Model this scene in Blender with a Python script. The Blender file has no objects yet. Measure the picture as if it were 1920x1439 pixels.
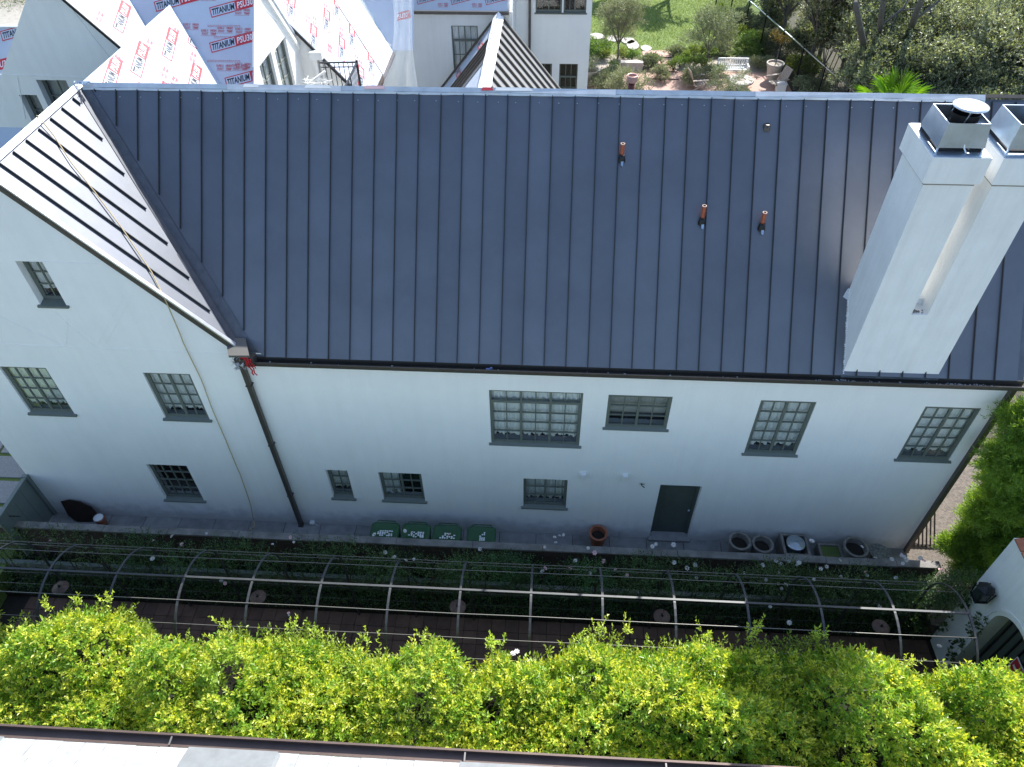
import bpy, bmesh, math, random
import numpy as np
from mathutils import Vector, Matrix
random.seed(7); rng = np.random.default_rng(11)
S = bpy.context.scene; C = S.collection
# ------------------------------------------------------------------ camera
th, ya, ro, FPX = 0.78297, 0.06833, -0.01513, 1380.0
CAM = Vector((5.880, -9.986, 14.988))
f = Vector((0, math.cos(th), -math.sin(th))); u = Vector((0, math.sin(th), math.cos(th))); r = Vector((1, 0, 0))
Rz = Matrix.Rotation(ya, 3, 'Z'); f = Rz @ f; u = Rz @ u; r = Rz @ r
r2 = math.cos(ro) * r + math.sin(ro) * u; u2 = -math.sin(ro) * r + math.cos(ro) * u
r, u = r2, u2
cd = bpy.data.cameras.new('camera'); cam = bpy.data.objects.new('camera', cd); C.objects.link(cam)
M = Matrix((r, u, -f)).transposed().to_4x4(); M.translation = CAM; cam.matrix_world = M
cd.sensor_width = 36; cd.lens = FPX / 1920 * 36; cd.clip_end = 2000; cd.clip_start = 0.1
S.camera = cam
# ------------------------------------------------------------------ light
SAZ, SEL = math.radians(22.4), math.radians(45.35)     # azimuth from +Y towards +X
w = bpy.data.worlds.new('World'); S.world = w; w.use_nodes = True
nt = w.node_tree; bg = nt.nodes['Background']; sky = nt.nodes.new('ShaderNodeTexSky'); sky.sky_type = 'NISHITA'
sky.sun_disc = False; sky.sun_elevation = SEL; sky.sun_rotation = SAZ
nt.links.new(sky.outputs[0], bg.inputs[0]); bg.inputs[1].default_value = 0.15
sl = bpy.data.lights.new('sun', 'SUN'); sl.energy = 4.9; sl.angle = math.radians(0.5); sl.color = (1.0, 0.97, 0.92)
so = bpy.data.objects.new('sun', sl); C.objects.link(so)
SD = Vector((math.sin(SAZ) * math.cos(SEL), math.cos(SAZ) * math.cos(SEL), math.sin(SEL)))
so.rotation_euler = (-SD).to_track_quat('-Z', 'Y').to_euler(); so.location = (20, 40, 50)
S.view_settings.view_transform = 'Standard'; S.view_settings.look = 'None'; S.view_settings.gamma = 1
S.view_settings.use_curve_mapping = False; S.view_settings.exposure = 1.0
S.render.engine = 'CYCLES'; S.cycles.max_bounces = 8; S.cycles.transparent_max_bounces = 12
# ------------------------------------------------------------------ pixel -> plane helpers (give ordinary 3-D points)
def ray(x, y): return f + r * ((x - 960) / FPX) - u * ((y - 719.5) / FPX)
def onz(x, y, z): d = ray(x, y); return CAM + d * ((z - CAM.z) / d.z)
def ony(x, y, Y): d = ray(x, y); return CAM + d * ((Y - CAM.y) / d.y)
def onx(x, y, X): d = ray(x, y); return CAM + d * ((X - CAM.x) / d.x)
# ------------------------------------------------------------------ materials
def mat(name, col, rough=0.6, metal=0.0, var=0.0, vscale=3.0, bump=0.0, bscale=60.0, col2=None, spec=0.5, detail=4, island=0.0, stretch=None, coat=0.0):
    m = bpy.data.materials.new(name); m.use_nodes = True; n = m.node_tree.nodes; L = m.node_tree.links
    b = n['Principled BSDF']; b.inputs['Roughness'].default_value = rough; b.inputs['Metallic'].default_value = metal
    b.inputs['Specular IOR Level'].default_value = spec
    if coat: b.inputs['Coat Weight'].default_value = coat; b.inputs['Coat Roughness'].default_value = 0.3
    tc = n.new('ShaderNodeTexCoord'); co = tc.outputs['Object']
    geo = n.new('ShaderNodeNewGeometry')
    if stretch:
        mp = n.new('ShaderNodeMapping'); mp.inputs['Scale'].default_value = stretch; L.new(geo.outputs['Position'], mp.inputs[0]); co = mp.outputs[0]
    else: co = geo.outputs['Position']
    c1 = (*col, 1); c2 = (*(col2 if col2 else [max(0, c * (1 - var)) for c in col]), 1)
    out = None
    if var or col2:
        nz = n.new('ShaderNodeTexNoise'); nz.inputs['Scale'].default_value = vscale; nz.inputs['Detail'].default_value = detail
        nz.inputs['Roughness'].default_value = 0.62
        L.new(co, nz.inputs['Vector'])
        rp = n.new('ShaderNodeValToRGB'); rp.color_ramp.elements[0].position = 0.32; rp.color_ramp.elements[1].position = 0.68
        rp.color_ramp.elements[0].color = c2; rp.color_ramp.elements[1].color = c1
        L.new(nz.outputs[0], rp.inputs[0]); out = rp.outputs[0]
    if island:
        hs = n.new('ShaderNodeHueSaturation')
        if out: L.new(out, hs.inputs['Color'])
        else: hs.inputs['Color'].default_value = c1
        mr = n.new('ShaderNodeMapRange'); mr.inputs['To Min'].default_value = 1 - island; mr.inputs['To Max'].default_value = 1 + island
        L.new(geo.outputs['Random Per Island'], mr.inputs[0]); L.new(mr.outputs[0], hs.inputs['Value'])
        mh = n.new('ShaderNodeMapRange'); mh.inputs['To Min'].default_value = 0.5 - island * 0.06; mh.inputs['To Max'].default_value = 0.5 + island * 0.06
        oi = n.new('ShaderNodeObjectInfo'); L.new(oi.outputs['Random'], mh.inputs[0]); L.new(mh.outputs[0], hs.inputs['Hue'])
        out = hs.outputs[0]
    if out: L.new(out, b.inputs['Base Color'])
    else: b.inputs['Base Color'].default_value = c1
    if bump:
        nb = n.new('ShaderNodeTexNoise'); nb.inputs['Scale'].default_value = bscale; nb.inputs['Detail'].default_value = 5
        L.new(co, nb.inputs['Vector'])
        bp = n.new('ShaderNodeBump'); bp.inputs['Strength'].default_value = bump; bp.inputs['Distance'].default_value = 0.02
        L.new(nb.outputs[0], bp.inputs['Height']); L.new(bp.outputs[0], b.inputs['Normal'])
    return m
def streaks(m, amt, base_dirt=0.0, sx=5.0, sz=0.3):      # rain streaks and splashed dirt
    n = m.node_tree.nodes; L = m.node_tree.links; b = n['Principled BSDF']; g_ = n.new('ShaderNodeNewGeometry')
    mp = n.new('ShaderNodeMapping'); mp.inputs['Scale'].default_value = (sx, sx, sz); L.new(g_.outputs['Position'], mp.inputs[0])
    nz = n.new('ShaderNodeTexNoise'); nz.inputs['Scale'].default_value = 1.0; nz.inputs['Detail'].default_value = 6; nz.inputs['Roughness'].default_value = 0.65; L.new(mp.outputs[0], nz.inputs['Vector'])
    rp = n.new('ShaderNodeValToRGB'); rp.color_ramp.elements[0].position = 0.45; rp.color_ramp.elements[1].position = 0.75
    rp.color_ramp.elements[0].color = (0, 0, 0, 1); rp.color_ramp.elements[1].color = (1, 1, 1, 1); L.new(nz.outputs[0], rp.inputs[0])
    mul = n.new('ShaderNodeMath'); mul.operation = 'MULTIPLY'; mul.inputs[1].default_value = amt; L.new(rp.outputs[0], mul.inputs[0]); fac = mul.outputs[0]
    if base_dirt:
        sp_ = n.new('ShaderNodeSeparateXYZ'); L.new(g_.outputs['Position'], sp_.inputs[0])
        n2 = n.new('ShaderNodeTexNoise'); n2.inputs['Scale'].default_value = 4; n2.inputs['Detail'].default_value = 6; L.new(g_.outputs['Position'], n2.inputs['Vector'])
        ad = n.new('ShaderNodeMath'); ad.operation = 'MULTIPLY_ADD'; ad.inputs[1].default_value = -0.9; L.new(n2.outputs[0], ad.inputs[0]); L.new(sp_.outputs['Z'], ad.inputs[2])
        mr = n.new('ShaderNodeMapRange'); mr.inputs['From Min'].default_value = -0.35; mr.inputs['From Max'].default_value = 0.12; mr.inputs['To Min'].default_value = base_dirt; mr.inputs['To Max'].default_value = 0; L.new(ad.outputs[0], mr.inputs[0])
        mxx = n.new('ShaderNodeMath'); mxx.operation = 'MAXIMUM'; L.new(fac, mxx.inputs[0]); L.new(mr.outputs[0], mxx.inputs[1]); fac = mxx.outputs[0]
    mc = n.new('ShaderNodeMixRGB'); mc.inputs[2].default_value = (0.34, 0.33, 0.30, 1); L.new(fac, mc.inputs[0]); L.new(b.inputs['Base Color'].links[0].from_socket, mc.inputs[1]); L.new(mc.outputs[0], b.inputs['Base Color']); return m
def objrand(m, amt):     # brightness jitter per object
    n = m.node_tree.nodes; L = m.node_tree.links; b = n['Principled BSDF']
    hs = n.new('ShaderNodeHueSaturation'); oi = n.new('ShaderNodeObjectInfo'); mr = n.new('ShaderNodeMapRange')
    mr.inputs['To Min'].default_value = 1 - amt; mr.inputs['To Max'].default_value = 1 + amt
    L.new(oi.outputs['Random'], mr.inputs[0]); L.new(mr.outputs[0], hs.inputs['Value'])
    if b.inputs['Base Color'].is_linked: L.new(b.inputs['Base Color'].links[0].from_socket, hs.inputs['Color'])
    else: hs.inputs['Color'].default_value = b.inputs['Base Color'].default_value
    L.new(hs.outputs[0], b.inputs['Base Color']); return m
def leafmat(name, col, col2, trans=0.4, island=0.35, vscale=1.2, rough=0.45, tcol=None):
    m = mat(name, col, rough, 0, vscale=vscale, col2=col2, island=island, spec=0.4)
    n = m.node_tree.nodes; L = m.node_tree.links; b = n['Principled BSDF']; o = n['Material Output']
    tr = n.new('ShaderNodeBsdfTranslucent'); mx = n.new('ShaderNodeMixShader'); mx.inputs[0].default_value = trans
    src = b.inputs['Base Color'].links[0].from_socket
    mc = n.new('ShaderNodeMixRGB'); mc.blend_type = 'MULTIPLY'; mc.inputs[0].default_value = 1
    mc.inputs[2].default_value = (*(tcol or (1.9, 1.7, 0.5)), 1); L.new(src, mc.inputs[1]); L.new(mc.outputs[0], tr.inputs[0])
    L.new(b.outputs[0], mx.inputs[1]); L.new(tr.outputs[0], mx.inputs[2]); L.new(mx.outputs[0], o.inputs[0]); return m
def glassmat():
    m = bpy.data.materials.new('window glass'); m.use_nodes = True; n = m.node_tree.nodes; L = m.node_tree.links
    for x in list(n):
        if x.type == 'BSDF_PRINCIPLED': n.remove(x)
    o = n['Material Output']; t = n.new('ShaderNodeBsdfTransparent'); t.inputs[0].default_value = (0.95, 0.97, 0.97, 1)
    g = n.new('ShaderNodeBsdfGlossy'); g.inputs['Roughness'].default_value = 0.03
    lw = n.new('ShaderNodeLayerWeight'); lw.inputs[0].default_value = 0.5; pw = n.new('ShaderNodeMath'); pw.operation = 'POWER'; pw.inputs[1].default_value = 3.0; L.new(lw.outputs['Facing'], pw.inputs[0]); fr = n.new('ShaderNodeMapRange'); fr.inputs['To Min'].default_value = 0.05; fr.inputs['To Max'].default_value = 0.8; L.new(pw.outputs[0], fr.inputs[0]); mx = n.new('ShaderNodeMixShader')
    L.new(fr.outputs[0], mx.inputs[0]); L.new(t.outputs[0], mx.inputs[1]); L.new(g.outputs[0], mx.inputs[2]); L.new(mx.outputs[0], o.inputs[0]); return m
def clearmat(name, col, fac, rough=0.35):     # thin translucent sheeting
    m = bpy.data.materials.new(name); m.use_nodes = True; n = m.node_tree.nodes; L = m.node_tree.links
    b = n['Principled BSDF']; b.inputs['Base Color'].default_value = (*col, 1); b.inputs['Roughness'].default_value = rough
    t = n.new('ShaderNodeBsdfTransparent'); tl = n.new('ShaderNodeBsdfTranslucent'); tl.inputs[0].default_value = (*col, 1)
    m1 = n.new('ShaderNodeMixShader'); m1.inputs[0].default_value = 0.45; m2 = n.new('ShaderNodeMixShader'); m2.inputs[0].default_value = fac
    L.new(b.outputs[0], m1.inputs[1]); L.new(tl.outputs[0], m1.inputs[2]); L.new(t.outputs[0], m2.inputs[1]); L.new(m1.outputs[0], m2.inputs[2])
    L.new(m2.outputs[0], n['Material Output'].inputs[0]); return m
stucco = streaks(mat('white painted stucco', (0.86, 0.865, 0.85), 0.85, var=0.05, vscale=1.1, bump=0.3, bscale=26, spec=0.2), 0.06, 0.45)
stucco2 = streaks(mat('white stucco chimney', (0.84, 0.85, 0.84), 0.85, var=0.07, vscale=2.0, bump=0.4, bscale=22, spec=0.2), 0.14, 0, 7.0, 0.5)
stucco3 = streaks(mat('white stucco rear walls', (0.82, 0.82, 0.79), 0.85, var=0.05, vscale=1.5, bump=0.2, bscale=30, spec=0.2), 0.12)
roofm = objrand(streaks(mat('dark bronze roof metal', (0.190, 0.203, 0.232), 0.56, 0.97, var=0.14, vscale=0.9, bump=0.16, bscale=1.4, spec=0.5), 0.05, 0, 9.0, 0.8), 0.075)
seamm = mat('seam with painted shade', (0.035, 0.037, 0.042), 0.6, 0.2)  # seam ribs coloured near black, standing in for the shadow along each fold
flash = mat('dark flashing metal', (0.13, 0.14, 0.16), 0.45, 0.5, var=0.25, vscale=7)
bronze = mat('bronze trim', (0.10, 0.09, 0.08), 0.45, 0.4, var=0.2, vscale=8)
boxm = mat('beige box metal', (0.12, 0.115, 0.105), 0.55, 0.2, var=0.05)
galv = mat('galvanised steel', (0.56, 0.66, 0.76), 0.30, 0.9, var=0.2, vscale=4, bump=0.12, bscale=4)
brightm = mat('bright folded edge metal', (0.72, 0.75, 0.78), 0.32, 0.7, var=0.15, vscale=5)
capm = mat('pale ridge strip', (0.62, 0.66, 0.70), 0.5, 0.3, var=0.2, vscale=4)
olive = mat('grey green window paint', (0.135, 0.155, 0.135), 0.5, var=0.08, vscale=10)
doorm = mat('dark green door paint', (0.085, 0.105, 0.09), 0.45, var=0.15, vscale=6)
gatep = mat('grey green boards', (0.16, 0.19, 0.17), 0.55, var=0.1, vscale=5)
glass = glassmat()
curtain = mat('white curtain cloth', (0.88, 0.88, 0.86), 0.9, var=0.06, vscale=5)
blind = mat('grey roman blind', (0.42, 0.41, 0.38), 0.9, var=0.1, vscale=7)
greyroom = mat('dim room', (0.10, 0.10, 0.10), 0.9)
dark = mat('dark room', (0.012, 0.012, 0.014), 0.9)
black = mat('black iron', (0.018, 0.019, 0.022), 0.4, 0.4, var=0.2)
steel = mat('weathered steel hoop', (0.05, 0.054, 0.058), 0.45, 0.1, var=0.3, vscale=9)
wirem = mat('bright galvanised wire', (0.20, 0.19, 0.175), 0.45, 0.5)
concrete = objrand(mat('concrete slab', (0.30, 0.30, 0.29), 0.85, var=0.35, vscale=4, bump=0.3, bscale=50), 0.12)
capstone = mat('weathered wall cap', (0.25, 0.235, 0.22), 0.85, var=0.5, vscale=3, bump=0.4, bscale=30)
wallbrick = mat('dark brick face', (0.09, 0.06, 0.05), 0.9, var=0.5, vscale=8, bump=0.5, bscale=30)
soil = mat('dark bed soil', (0.03, 0.025, 0.018), 0.95, var=0.4, vscale=8, bump=0.6, bscale=25)
tilem = objrand(mat('brown clay tile', (0.16, 0.088, 0.062), 0.75, var=0.35, vscale=5, bump=0.2, bscale=30), 0.22)
terra = mat('terracotta', (0.36, 0.13, 0.07), 0.75, var=0.3, vscale=9, bump=0.2)
stonep = mat('grey stone pot', (0.26, 0.24, 0.21), 0.85, var=0.4, vscale=7, bump=0.4, bscale=30)
copper = mat('reddish pipe', (0.45, 0.12, 0.06), 0.5, 0.3, var=0.25, vscale=20)
greenp = objrand(mat('green bin plastic', (0.02, 0.085, 0.032), 0.5, var=0.2, vscale=8), 0.12)
stick = mat('torn white label', (0.75, 0.76, 0.76), 0.6, var=0.05)
rusty = mat('rusted sheet', (0.035, 0.02, 0.014), 0.6, var=0.5, vscale=6)
shing = objrand(mat('pale roof slate', (0.40, 0.42, 0.43), 0.6, var=0.38, vscale=7, bump=0.25, bscale=35), 0.05)
greysh = mat('grey lead sheet', (0.22, 0.235, 0.245), 0.5, 0.2, var=0.2, vscale=5, bump=0.15, bscale=15)
membr = mat('underlayment sheet', (0.48, 0.54, 0.63), 0.55, var=0.06, vscale=2.5, bump=0.25, bscale=3.0)
membr2 = mat('white capping sheet', (0.80, 0.82, 0.84), 0.6, var=0.04, vscale=3, bump=0.3, bscale=4.0)
inkred = mat('red print', (0.50, 0.03, 0.045), 0.6)
inkpink = mat('fine red print', (0.50, 0.14, 0.16), 0.6)
inkblk = mat('black print', (0.012, 0.016, 0.03), 0.6)
inkwht = mat('white print', (0.75, 0.78, 0.82), 0.6)
bark = mat('grey bark', (0.13, 0.125, 0.115), 0.9, var=0.45, vscale=9, bump=0.8, bscale=14)
twig = mat('brown twig', (0.10, 0.075, 0.05), 0.9, var=0.3)
L_hedge = leafmat('ficus leaves', (0.31, 0.43, 0.07), (0.16, 0.29, 0.045), 0.42, 0.38, 1.0, 0.3, (1.7, 1.6, 0.35))
L_hedgey = leafmat('young ficus leaves', (0.58, 0.62, 0.13), (0.42, 0.52, 0.09), 0.45, 0.3, 1.0, 0.3, (1.7, 1.6, 0.35))
L_rose = leafmat('rose leaves', (0.09, 0.16, 0.06), (0.04, 0.09, 0.038), 0.3, 0.4, 2.0)
L_oak = leafmat('oak leaves', (0.24, 0.27, 0.18), (0.15, 0.17, 0.115), 0.3, 0.5, 0.5, 0.38, (1.6, 1.6, 0.6))
L_oak2 = leafmat('grey green leaves', (0.36, 0.39, 0.26), (0.23, 0.26, 0.18), 0.3, 0.45, 0.5, 0.38, (1.5, 1.5, 0.7))
L_olive = leafmat('olive leaves', (0.27, 0.30, 0.20), (0.18, 0.21, 0.13), 0.28, 0.35, 1.0, 0.4, (1.4, 1.4, 0.7))
L_shrub = leafmat('shrub leaves', (0.17, 0.25, 0.07), (0.10, 0.17, 0.05), 0.3, 0.4, 1.5)
L_podo = leafmat('conifer needles', (0.24, 0.38, 0.06), (0.13, 0.24, 0.045), 0.4, 0.3, 0.9, 0.4, (2.0, 1.8, 0.4))
L_palm = leafmat('palm fronds', (0.17, 0.31, 0.03), (0.10, 0.22, 0.03), 0.4, 0.15, 1.0, 0.35, (1.8, 1.8, 0.4))
petal = mat('white petals', (0.62, 0.59, 0.57), 0.7); petalp = mat('pale pink petals', (0.72, 0.45, 0.47), 0.7)
lawn = mat('lawn', (0.16, 0.22, 0.05), 0.9, vscale=1.3, col2=(0.10, 0.16, 0.035), bump=0.6, bscale=50)
brickpav = mat('pink brick paving', (0.50, 0.31, 0.25), 0.85, vscale=3, col2=(0.36, 0.25, 0.20), bump=0.4, bscale=25)
gravel = mat('pale gravel', (0.42, 0.37, 0.31), 0.9, vscale=18, col2=(0.22, 0.19, 0.16), bump=0.7, bscale=40)
woodw = mat('weathered wood', (0.38, 0.33, 0.28), 0.8, var=0.3, vscale=12)
whitep = mat('white paint', (0.78, 0.78, 0.76), 0.55, var=0.04)
flag = mat('pale flagstone', (0.40, 0.375, 0.34), 0.8, var=0.15, vscale=4)
ropem = mat('tan rope', (0.50, 0.40, 0.22), 0.8, var=0.2, vscale=30)
litter = mat('leaf litter', (0.07, 0.06, 0.04), 0.95, vscale=5, col2=(0.04, 0.045, 0.025), bump=0.7, bscale=15)
asphalt = mat('pale driveway', (0.34, 0.32, 0.28), 0.9, var=0.2, vscale=3, bump=0.3)
# ------------------------------------------------------------------ mesh builder
ORG = {}
def org(o): return ORG.get(o.name, Vector((0, 0, 0)))
class MB:
    def __init__(s): s.v = []; s.f = []; s.m = []
    def add(s, vs, fs, mi=0):
        o = len(s.v); s.v += [tuple(x) for x in vs]; s.f += [tuple(i + o for i in q) for q in fs]; s.m += [mi] * len(fs); return s
    def box(s, a, b, mi=0):
        x0, y0, z0 = a; x1, y1, z1 = b
        vs = [(x0, y0, z0), (x1, y0, z0), (x1, y1, z0), (x0, y1, z0), (x0, y0, z1), (x1, y0, z1), (x1, y1, z1), (x0, y1, z1)]
        return s.add(vs, [(0, 3, 2, 1), (4, 5, 6, 7), (0, 1, 5, 4), (1, 2, 6, 5), (2, 3, 7, 6), (3, 0, 4, 7)], mi)
    def prism(s, poly, d, mi=0):     # poly: list of 3-D points (one face), d: extrusion vector
        n = len(poly); P = [Vector(p) for p in poly]; Q = [p + Vector(d) for p in P]
        fs = [tuple(range(n)), tuple(range(2 * n - 1, n - 1, -1))] + [(i, n + i, n + (i + 1) % n, (i + 1) % n) for i in range(n)]
        return s.add(P + Q, fs, mi)
    def bar(s, a, b, wd, ht, up=(0, 0, 1), mi=0):
        a, b = Vector(a), Vector(b); d = (b - a).normalized(); U = Vector(up); sx = d.cross(U).normalized(); U = sx.cross(d).normalized()
        q = [sx * (i * wd / 2) + U * (j * ht / 2) for i, j in ((-1, -1), (1, -1), (1, 1), (-1, 1))]
        vs = [a + k for k in q] + [b + k for k in q]
        return s.add(vs, [(3, 2, 1, 0), (4, 5, 6, 7), (0, 1, 5, 4), (1, 2, 6, 5), (2, 3, 7, 6), (3, 0, 4, 7)], mi)
    def tube(s, pts, rad, n=8, mi=0, cap=True):
        pts = [Vector(p) for p in pts]; rr = rad if isinstance(rad, (list, tuple)) else [rad] * len(pts)
        vs = []; prev = None
        for i, p in enumerate(pts):
            d = (pts[min(i + 1, len(pts) - 1)] - pts[max(i - 1, 0)]).normalized()
            if prev is None: prev = Vector((0, 0, 1)) if abs(d.z) < 0.9 else Vector((1, 0, 0))
            sx = d.cross(prev).normalized(); U = sx.cross(d).normalized(); prev = U
            vs += [p + (sx * math.cos(2 * math.pi * k / n) + U * math.sin(2 * math.pi * k / n)) * rr[i] for k in range(n)]
        fs = [(i * n + k, (i + 1) * n + k, (i + 1) * n + (k + 1) % n, i * n + (k + 1) % n) for i in range(len(pts) - 1) for k in range(n)]
        if cap: fs += [tuple(range(n)), tuple(range(len(vs) - 1, len(vs) - n - 1, -1))]
        return s.add(vs, fs, mi)
    def lathe(s, c, prof, n=20, mi=0, ex=1, ey=1):
        c = Vector(c); vs = []
        for rr, z in prof: vs += [c + Vector((rr * ex * math.cos(2 * math.pi * k / n), rr * ey * math.sin(2 * math.pi * k / n), z)) for k in range(n)]
        fs = [(i * n + k, i * n + (k + 1) % n, (i + 1) * n + (k + 1) % n, (i + 1) * n + k) for i in range(len(prof) - 1) for k in range(n)]
        return s.add(vs, fs, mi)
    def build(s, name, mats, parent=None, o=None, smooth=False, kind=None, center=False):
        base = Vector(o) if o is not None else (org(parent) if parent else Vector((0, 0, 0)))
        if center or (parent is None and o is None):
            A = np.array(s.v); base = Vector(((A[:, 0].min() + A[:, 0].max()) / 2, (A[:, 1].min() + A[:, 1].max()) / 2, A[:, 2].min()))
        me = bpy.data.meshes.new(name); me.from_pydata([tuple(Vector(v) - base) for v in s.v], [], s.f)
        if not isinstance(mats, (list, tuple)): mats = [mats]
        for m in mats: me.materials.append(m)
        if len(mats) > 1: me.polygons.foreach_set('material_index', s.m)
        if smooth: me.polygons.foreach_set('use_smooth', [True] * len(me.polygons))
        me.update(); ob = bpy.data.objects.new(name, me); C.objects.link(ob)
        if parent: ob.parent = parent; ob.location = base - org(parent)
        else: ob.location = base
        ORG[ob.name] = base
        if kind: ob['kind'] = kind
        return ob
def box(a, b): return MB().box(a, b)
def thing(name, label, cat, loc=(0, 0, 0), group=None):
    o = bpy.data.objects.new(name, None); C.objects.link(o); o.location = loc; ORG[o.name] = Vector(loc)
    o.empty_display_size = 0.2
    return tag(o, label, cat, group)
def tag(o, label, cat, group=None):
    o['label'] = label; o['category'] = cat
    if group: o['group'] = group
    return o
def struct(o): o['kind'] = 'structure'; return o
def inst(src, name, parent, pos, rot=None):
    o = bpy.data.objects.new(name, src.data); C.objects.link(o)
    if parent: o.parent = parent
    o.location = Vector(pos) - (org(parent) if parent else Vector((0, 0, 0)))
    if rot: o.rotation_euler = rot
    ORG[o.name] = Vector(pos); return o
def copy_tree(root, loc, label, rz=0):
    o = root.copy(); C.objects.link(o); o.location = loc; o.rotation_euler.z = rz; o['label'] = label; ORG[o.name] = Vector(loc)
    for ch in list(root.children):
        c = ch.copy(); C.objects.link(c); c.parent = o
        for g in list(ch.children):
            d = g.copy(); C.objects.link(d); d.parent = c
    return o
# ------------------------------------------------------------------ leaf clouds (numpy)
def leafmesh(name, P, D, size, wr, m, parent, o=None, kind='stuff', fold=0.25, rnd=0.3):
    P = np.asarray(P, float); D = np.asarray(D, float); N = len(P)
    D = D + rng.normal(0, rnd, D.shape); D /= np.linalg.norm(D, axis=1)[:, None] + 1e-9
    R = rng.normal(0, 1, D.shape); R[:, 2] += 0.5
    s = np.cross(D, R); s /= np.linalg.norm(s, axis=1)[:, None] + 1e-9; nn = np.cross(s, D)
    ln = size * rng.uniform(0.7, 1.25, N)[:, None]
    base = org(parent) if parent else Vector(o); P = P - np.array(base)
    mid = P + D * ln * 0.45
    V = np.stack([P, mid + s * ln * wr / 2 + nn * ln * wr * fold, P + D * ln - nn * ln * 0.08, mid - s * ln * wr / 2 + nn * ln * wr * fold], 1).reshape(-1, 3)
    me = bpy.data.meshes.new(name); me.vertices.add(4 * N); me.vertices.foreach_set('co', V.astype(np.float32).ravel())
    i = np.arange(N)[:, None] * 4; F = np.concatenate([i, i + 1, i + 2, i, i + 2, i + 3], 1).reshape(-1)
    me.loops.add(6 * N); me.loops.foreach_set('vertex_index', F.astype(np.int32)); me.polygons.add(2 * N)
    me.polygons.foreach_set('loop_start', (np.arange(2 * N) * 3).astype(np.int32)); me.polygons.foreach_set('loop_total', np.full(2 * N, 3, np.int32))
    me.materials.append(m); me.update(calc_edges=True)
    ob = bpy.data.objects.new(name, me); C.objects.link(ob)
    if parent: ob.parent = parent
    else: ob.location = base
    ORG[ob.name] = Vector(base)
    if kind: ob['kind'] = kind
    return ob
def shoots(base, dirs, length, nl, spread=0.9):
    """alternate leaves along shoots: returns positions and directions"""
    N = len(base); t = np.linspace(0.1, 1, nl)[None, :, None]
    dirs = dirs / (np.linalg.norm(dirs, axis=1)[:, None] + 1e-9)
    P = base[:, None, :] + dirs[:, None, :] * (t * np.asarray(length)[:, None, None])
    a = rng.normal(0, 1, (N, 3)); s = np.cross(dirs, a); s /= np.linalg.norm(s, axis=1)[:, None] + 1e-9; s2 = np.cross(dirs, s)
    ang = np.arange(nl) * 2.4; ca = np.cos(ang)[None, :, None]; sa = np.sin(ang)[None, :, None]
    D = dirs[:, None, :] * (0.35 + 0.5 * t) + spread * (s[:, None, :] * ca + s2[:, None, :] * sa) * (1.25 - 0.8 * t)
    return P.reshape(-1, 3), D.reshape(-1, 3)
def sph(n):
    a = rng.normal(0, 1, (n, 3)); return a / np.linalg.norm(a, axis=1)[:, None]
def crown(c, rad, nclump, nshoot, nl, slen, squash=0.8, csize=0.42):
    c = np.array(c, float); rad = np.array(rad, float) if hasattr(rad, '__len__') else np.array([rad] * 3) * np.array([1, 1, squash])
    cc = sph(nclump) * (rng.uniform(0.35, 0.85, nclump)[:, None]) * rad
    Ps = []; Ds = []
    for k in range(nclump):
        n = nshoot; d = sph(n); d[:, 2] = np.where(d[:, 2] < -0.4, -d[:, 2], d[:, 2])
        b = c + cc[k] + d * rng.uniform(0.45, 1.0, n)[:, None] * rad * csize * rng.uniform(0.7, 1.2)
        P, D = shoots(b, d + np.array([0, 0, 0.35]) + rng.normal(0, 0.35, d.shape), rng.uniform(0.6, 1.3, n) * slen, nl)
        Ps.append(P); Ds.append(D)
    return np.concatenate(Ps), np.concatenate(Ds)

exec_order = []
T = 1.1626; SN, CS = math.sin(math.atan(T)), math.cos(math.atan(T))
EZ, RY, RZ = 5.60, 3.195, 9.333            # eave height, ridge depth and height
def roof_z(y): return RZ + (y - RY) * T
C1 = -3.05 * T + 9.33                      # cross slope: T*x + z = C1
# ================================================================== GROUND
struct(box((-400, -400, -0.9), (400, 400, -0.66)).build('ground', litter))
g = MB(); g.box((-30, 3, -0.64), (60, 70, -0.02)); struct(g.build('garden_terrace', litter))
g = MB(); g.add([(6, 24, 0.004), (16.0, 24, 0.004), (17.5, 36, 0.004), (26, 60, 0.004), (4, 60, 0.004)], [(0, 1, 2, 3, 4)]); struct(g.build('lawn', lawn))
g = MB(); g.box((7.2, 22.6, -0.015), (17, 27.5, 0.016)); struct(g.build('brick_patio', brickpav))
g = MB(); g.box((7.2, 27.5, -0.015), (17, 29.6, 0.012)); struct(g.build('gravel_border', gravel))
g = MB(); g.box((-60, 26, -0.015), (-20, 70, 0.01)); struct(g.build('driveway', asphalt))
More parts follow.
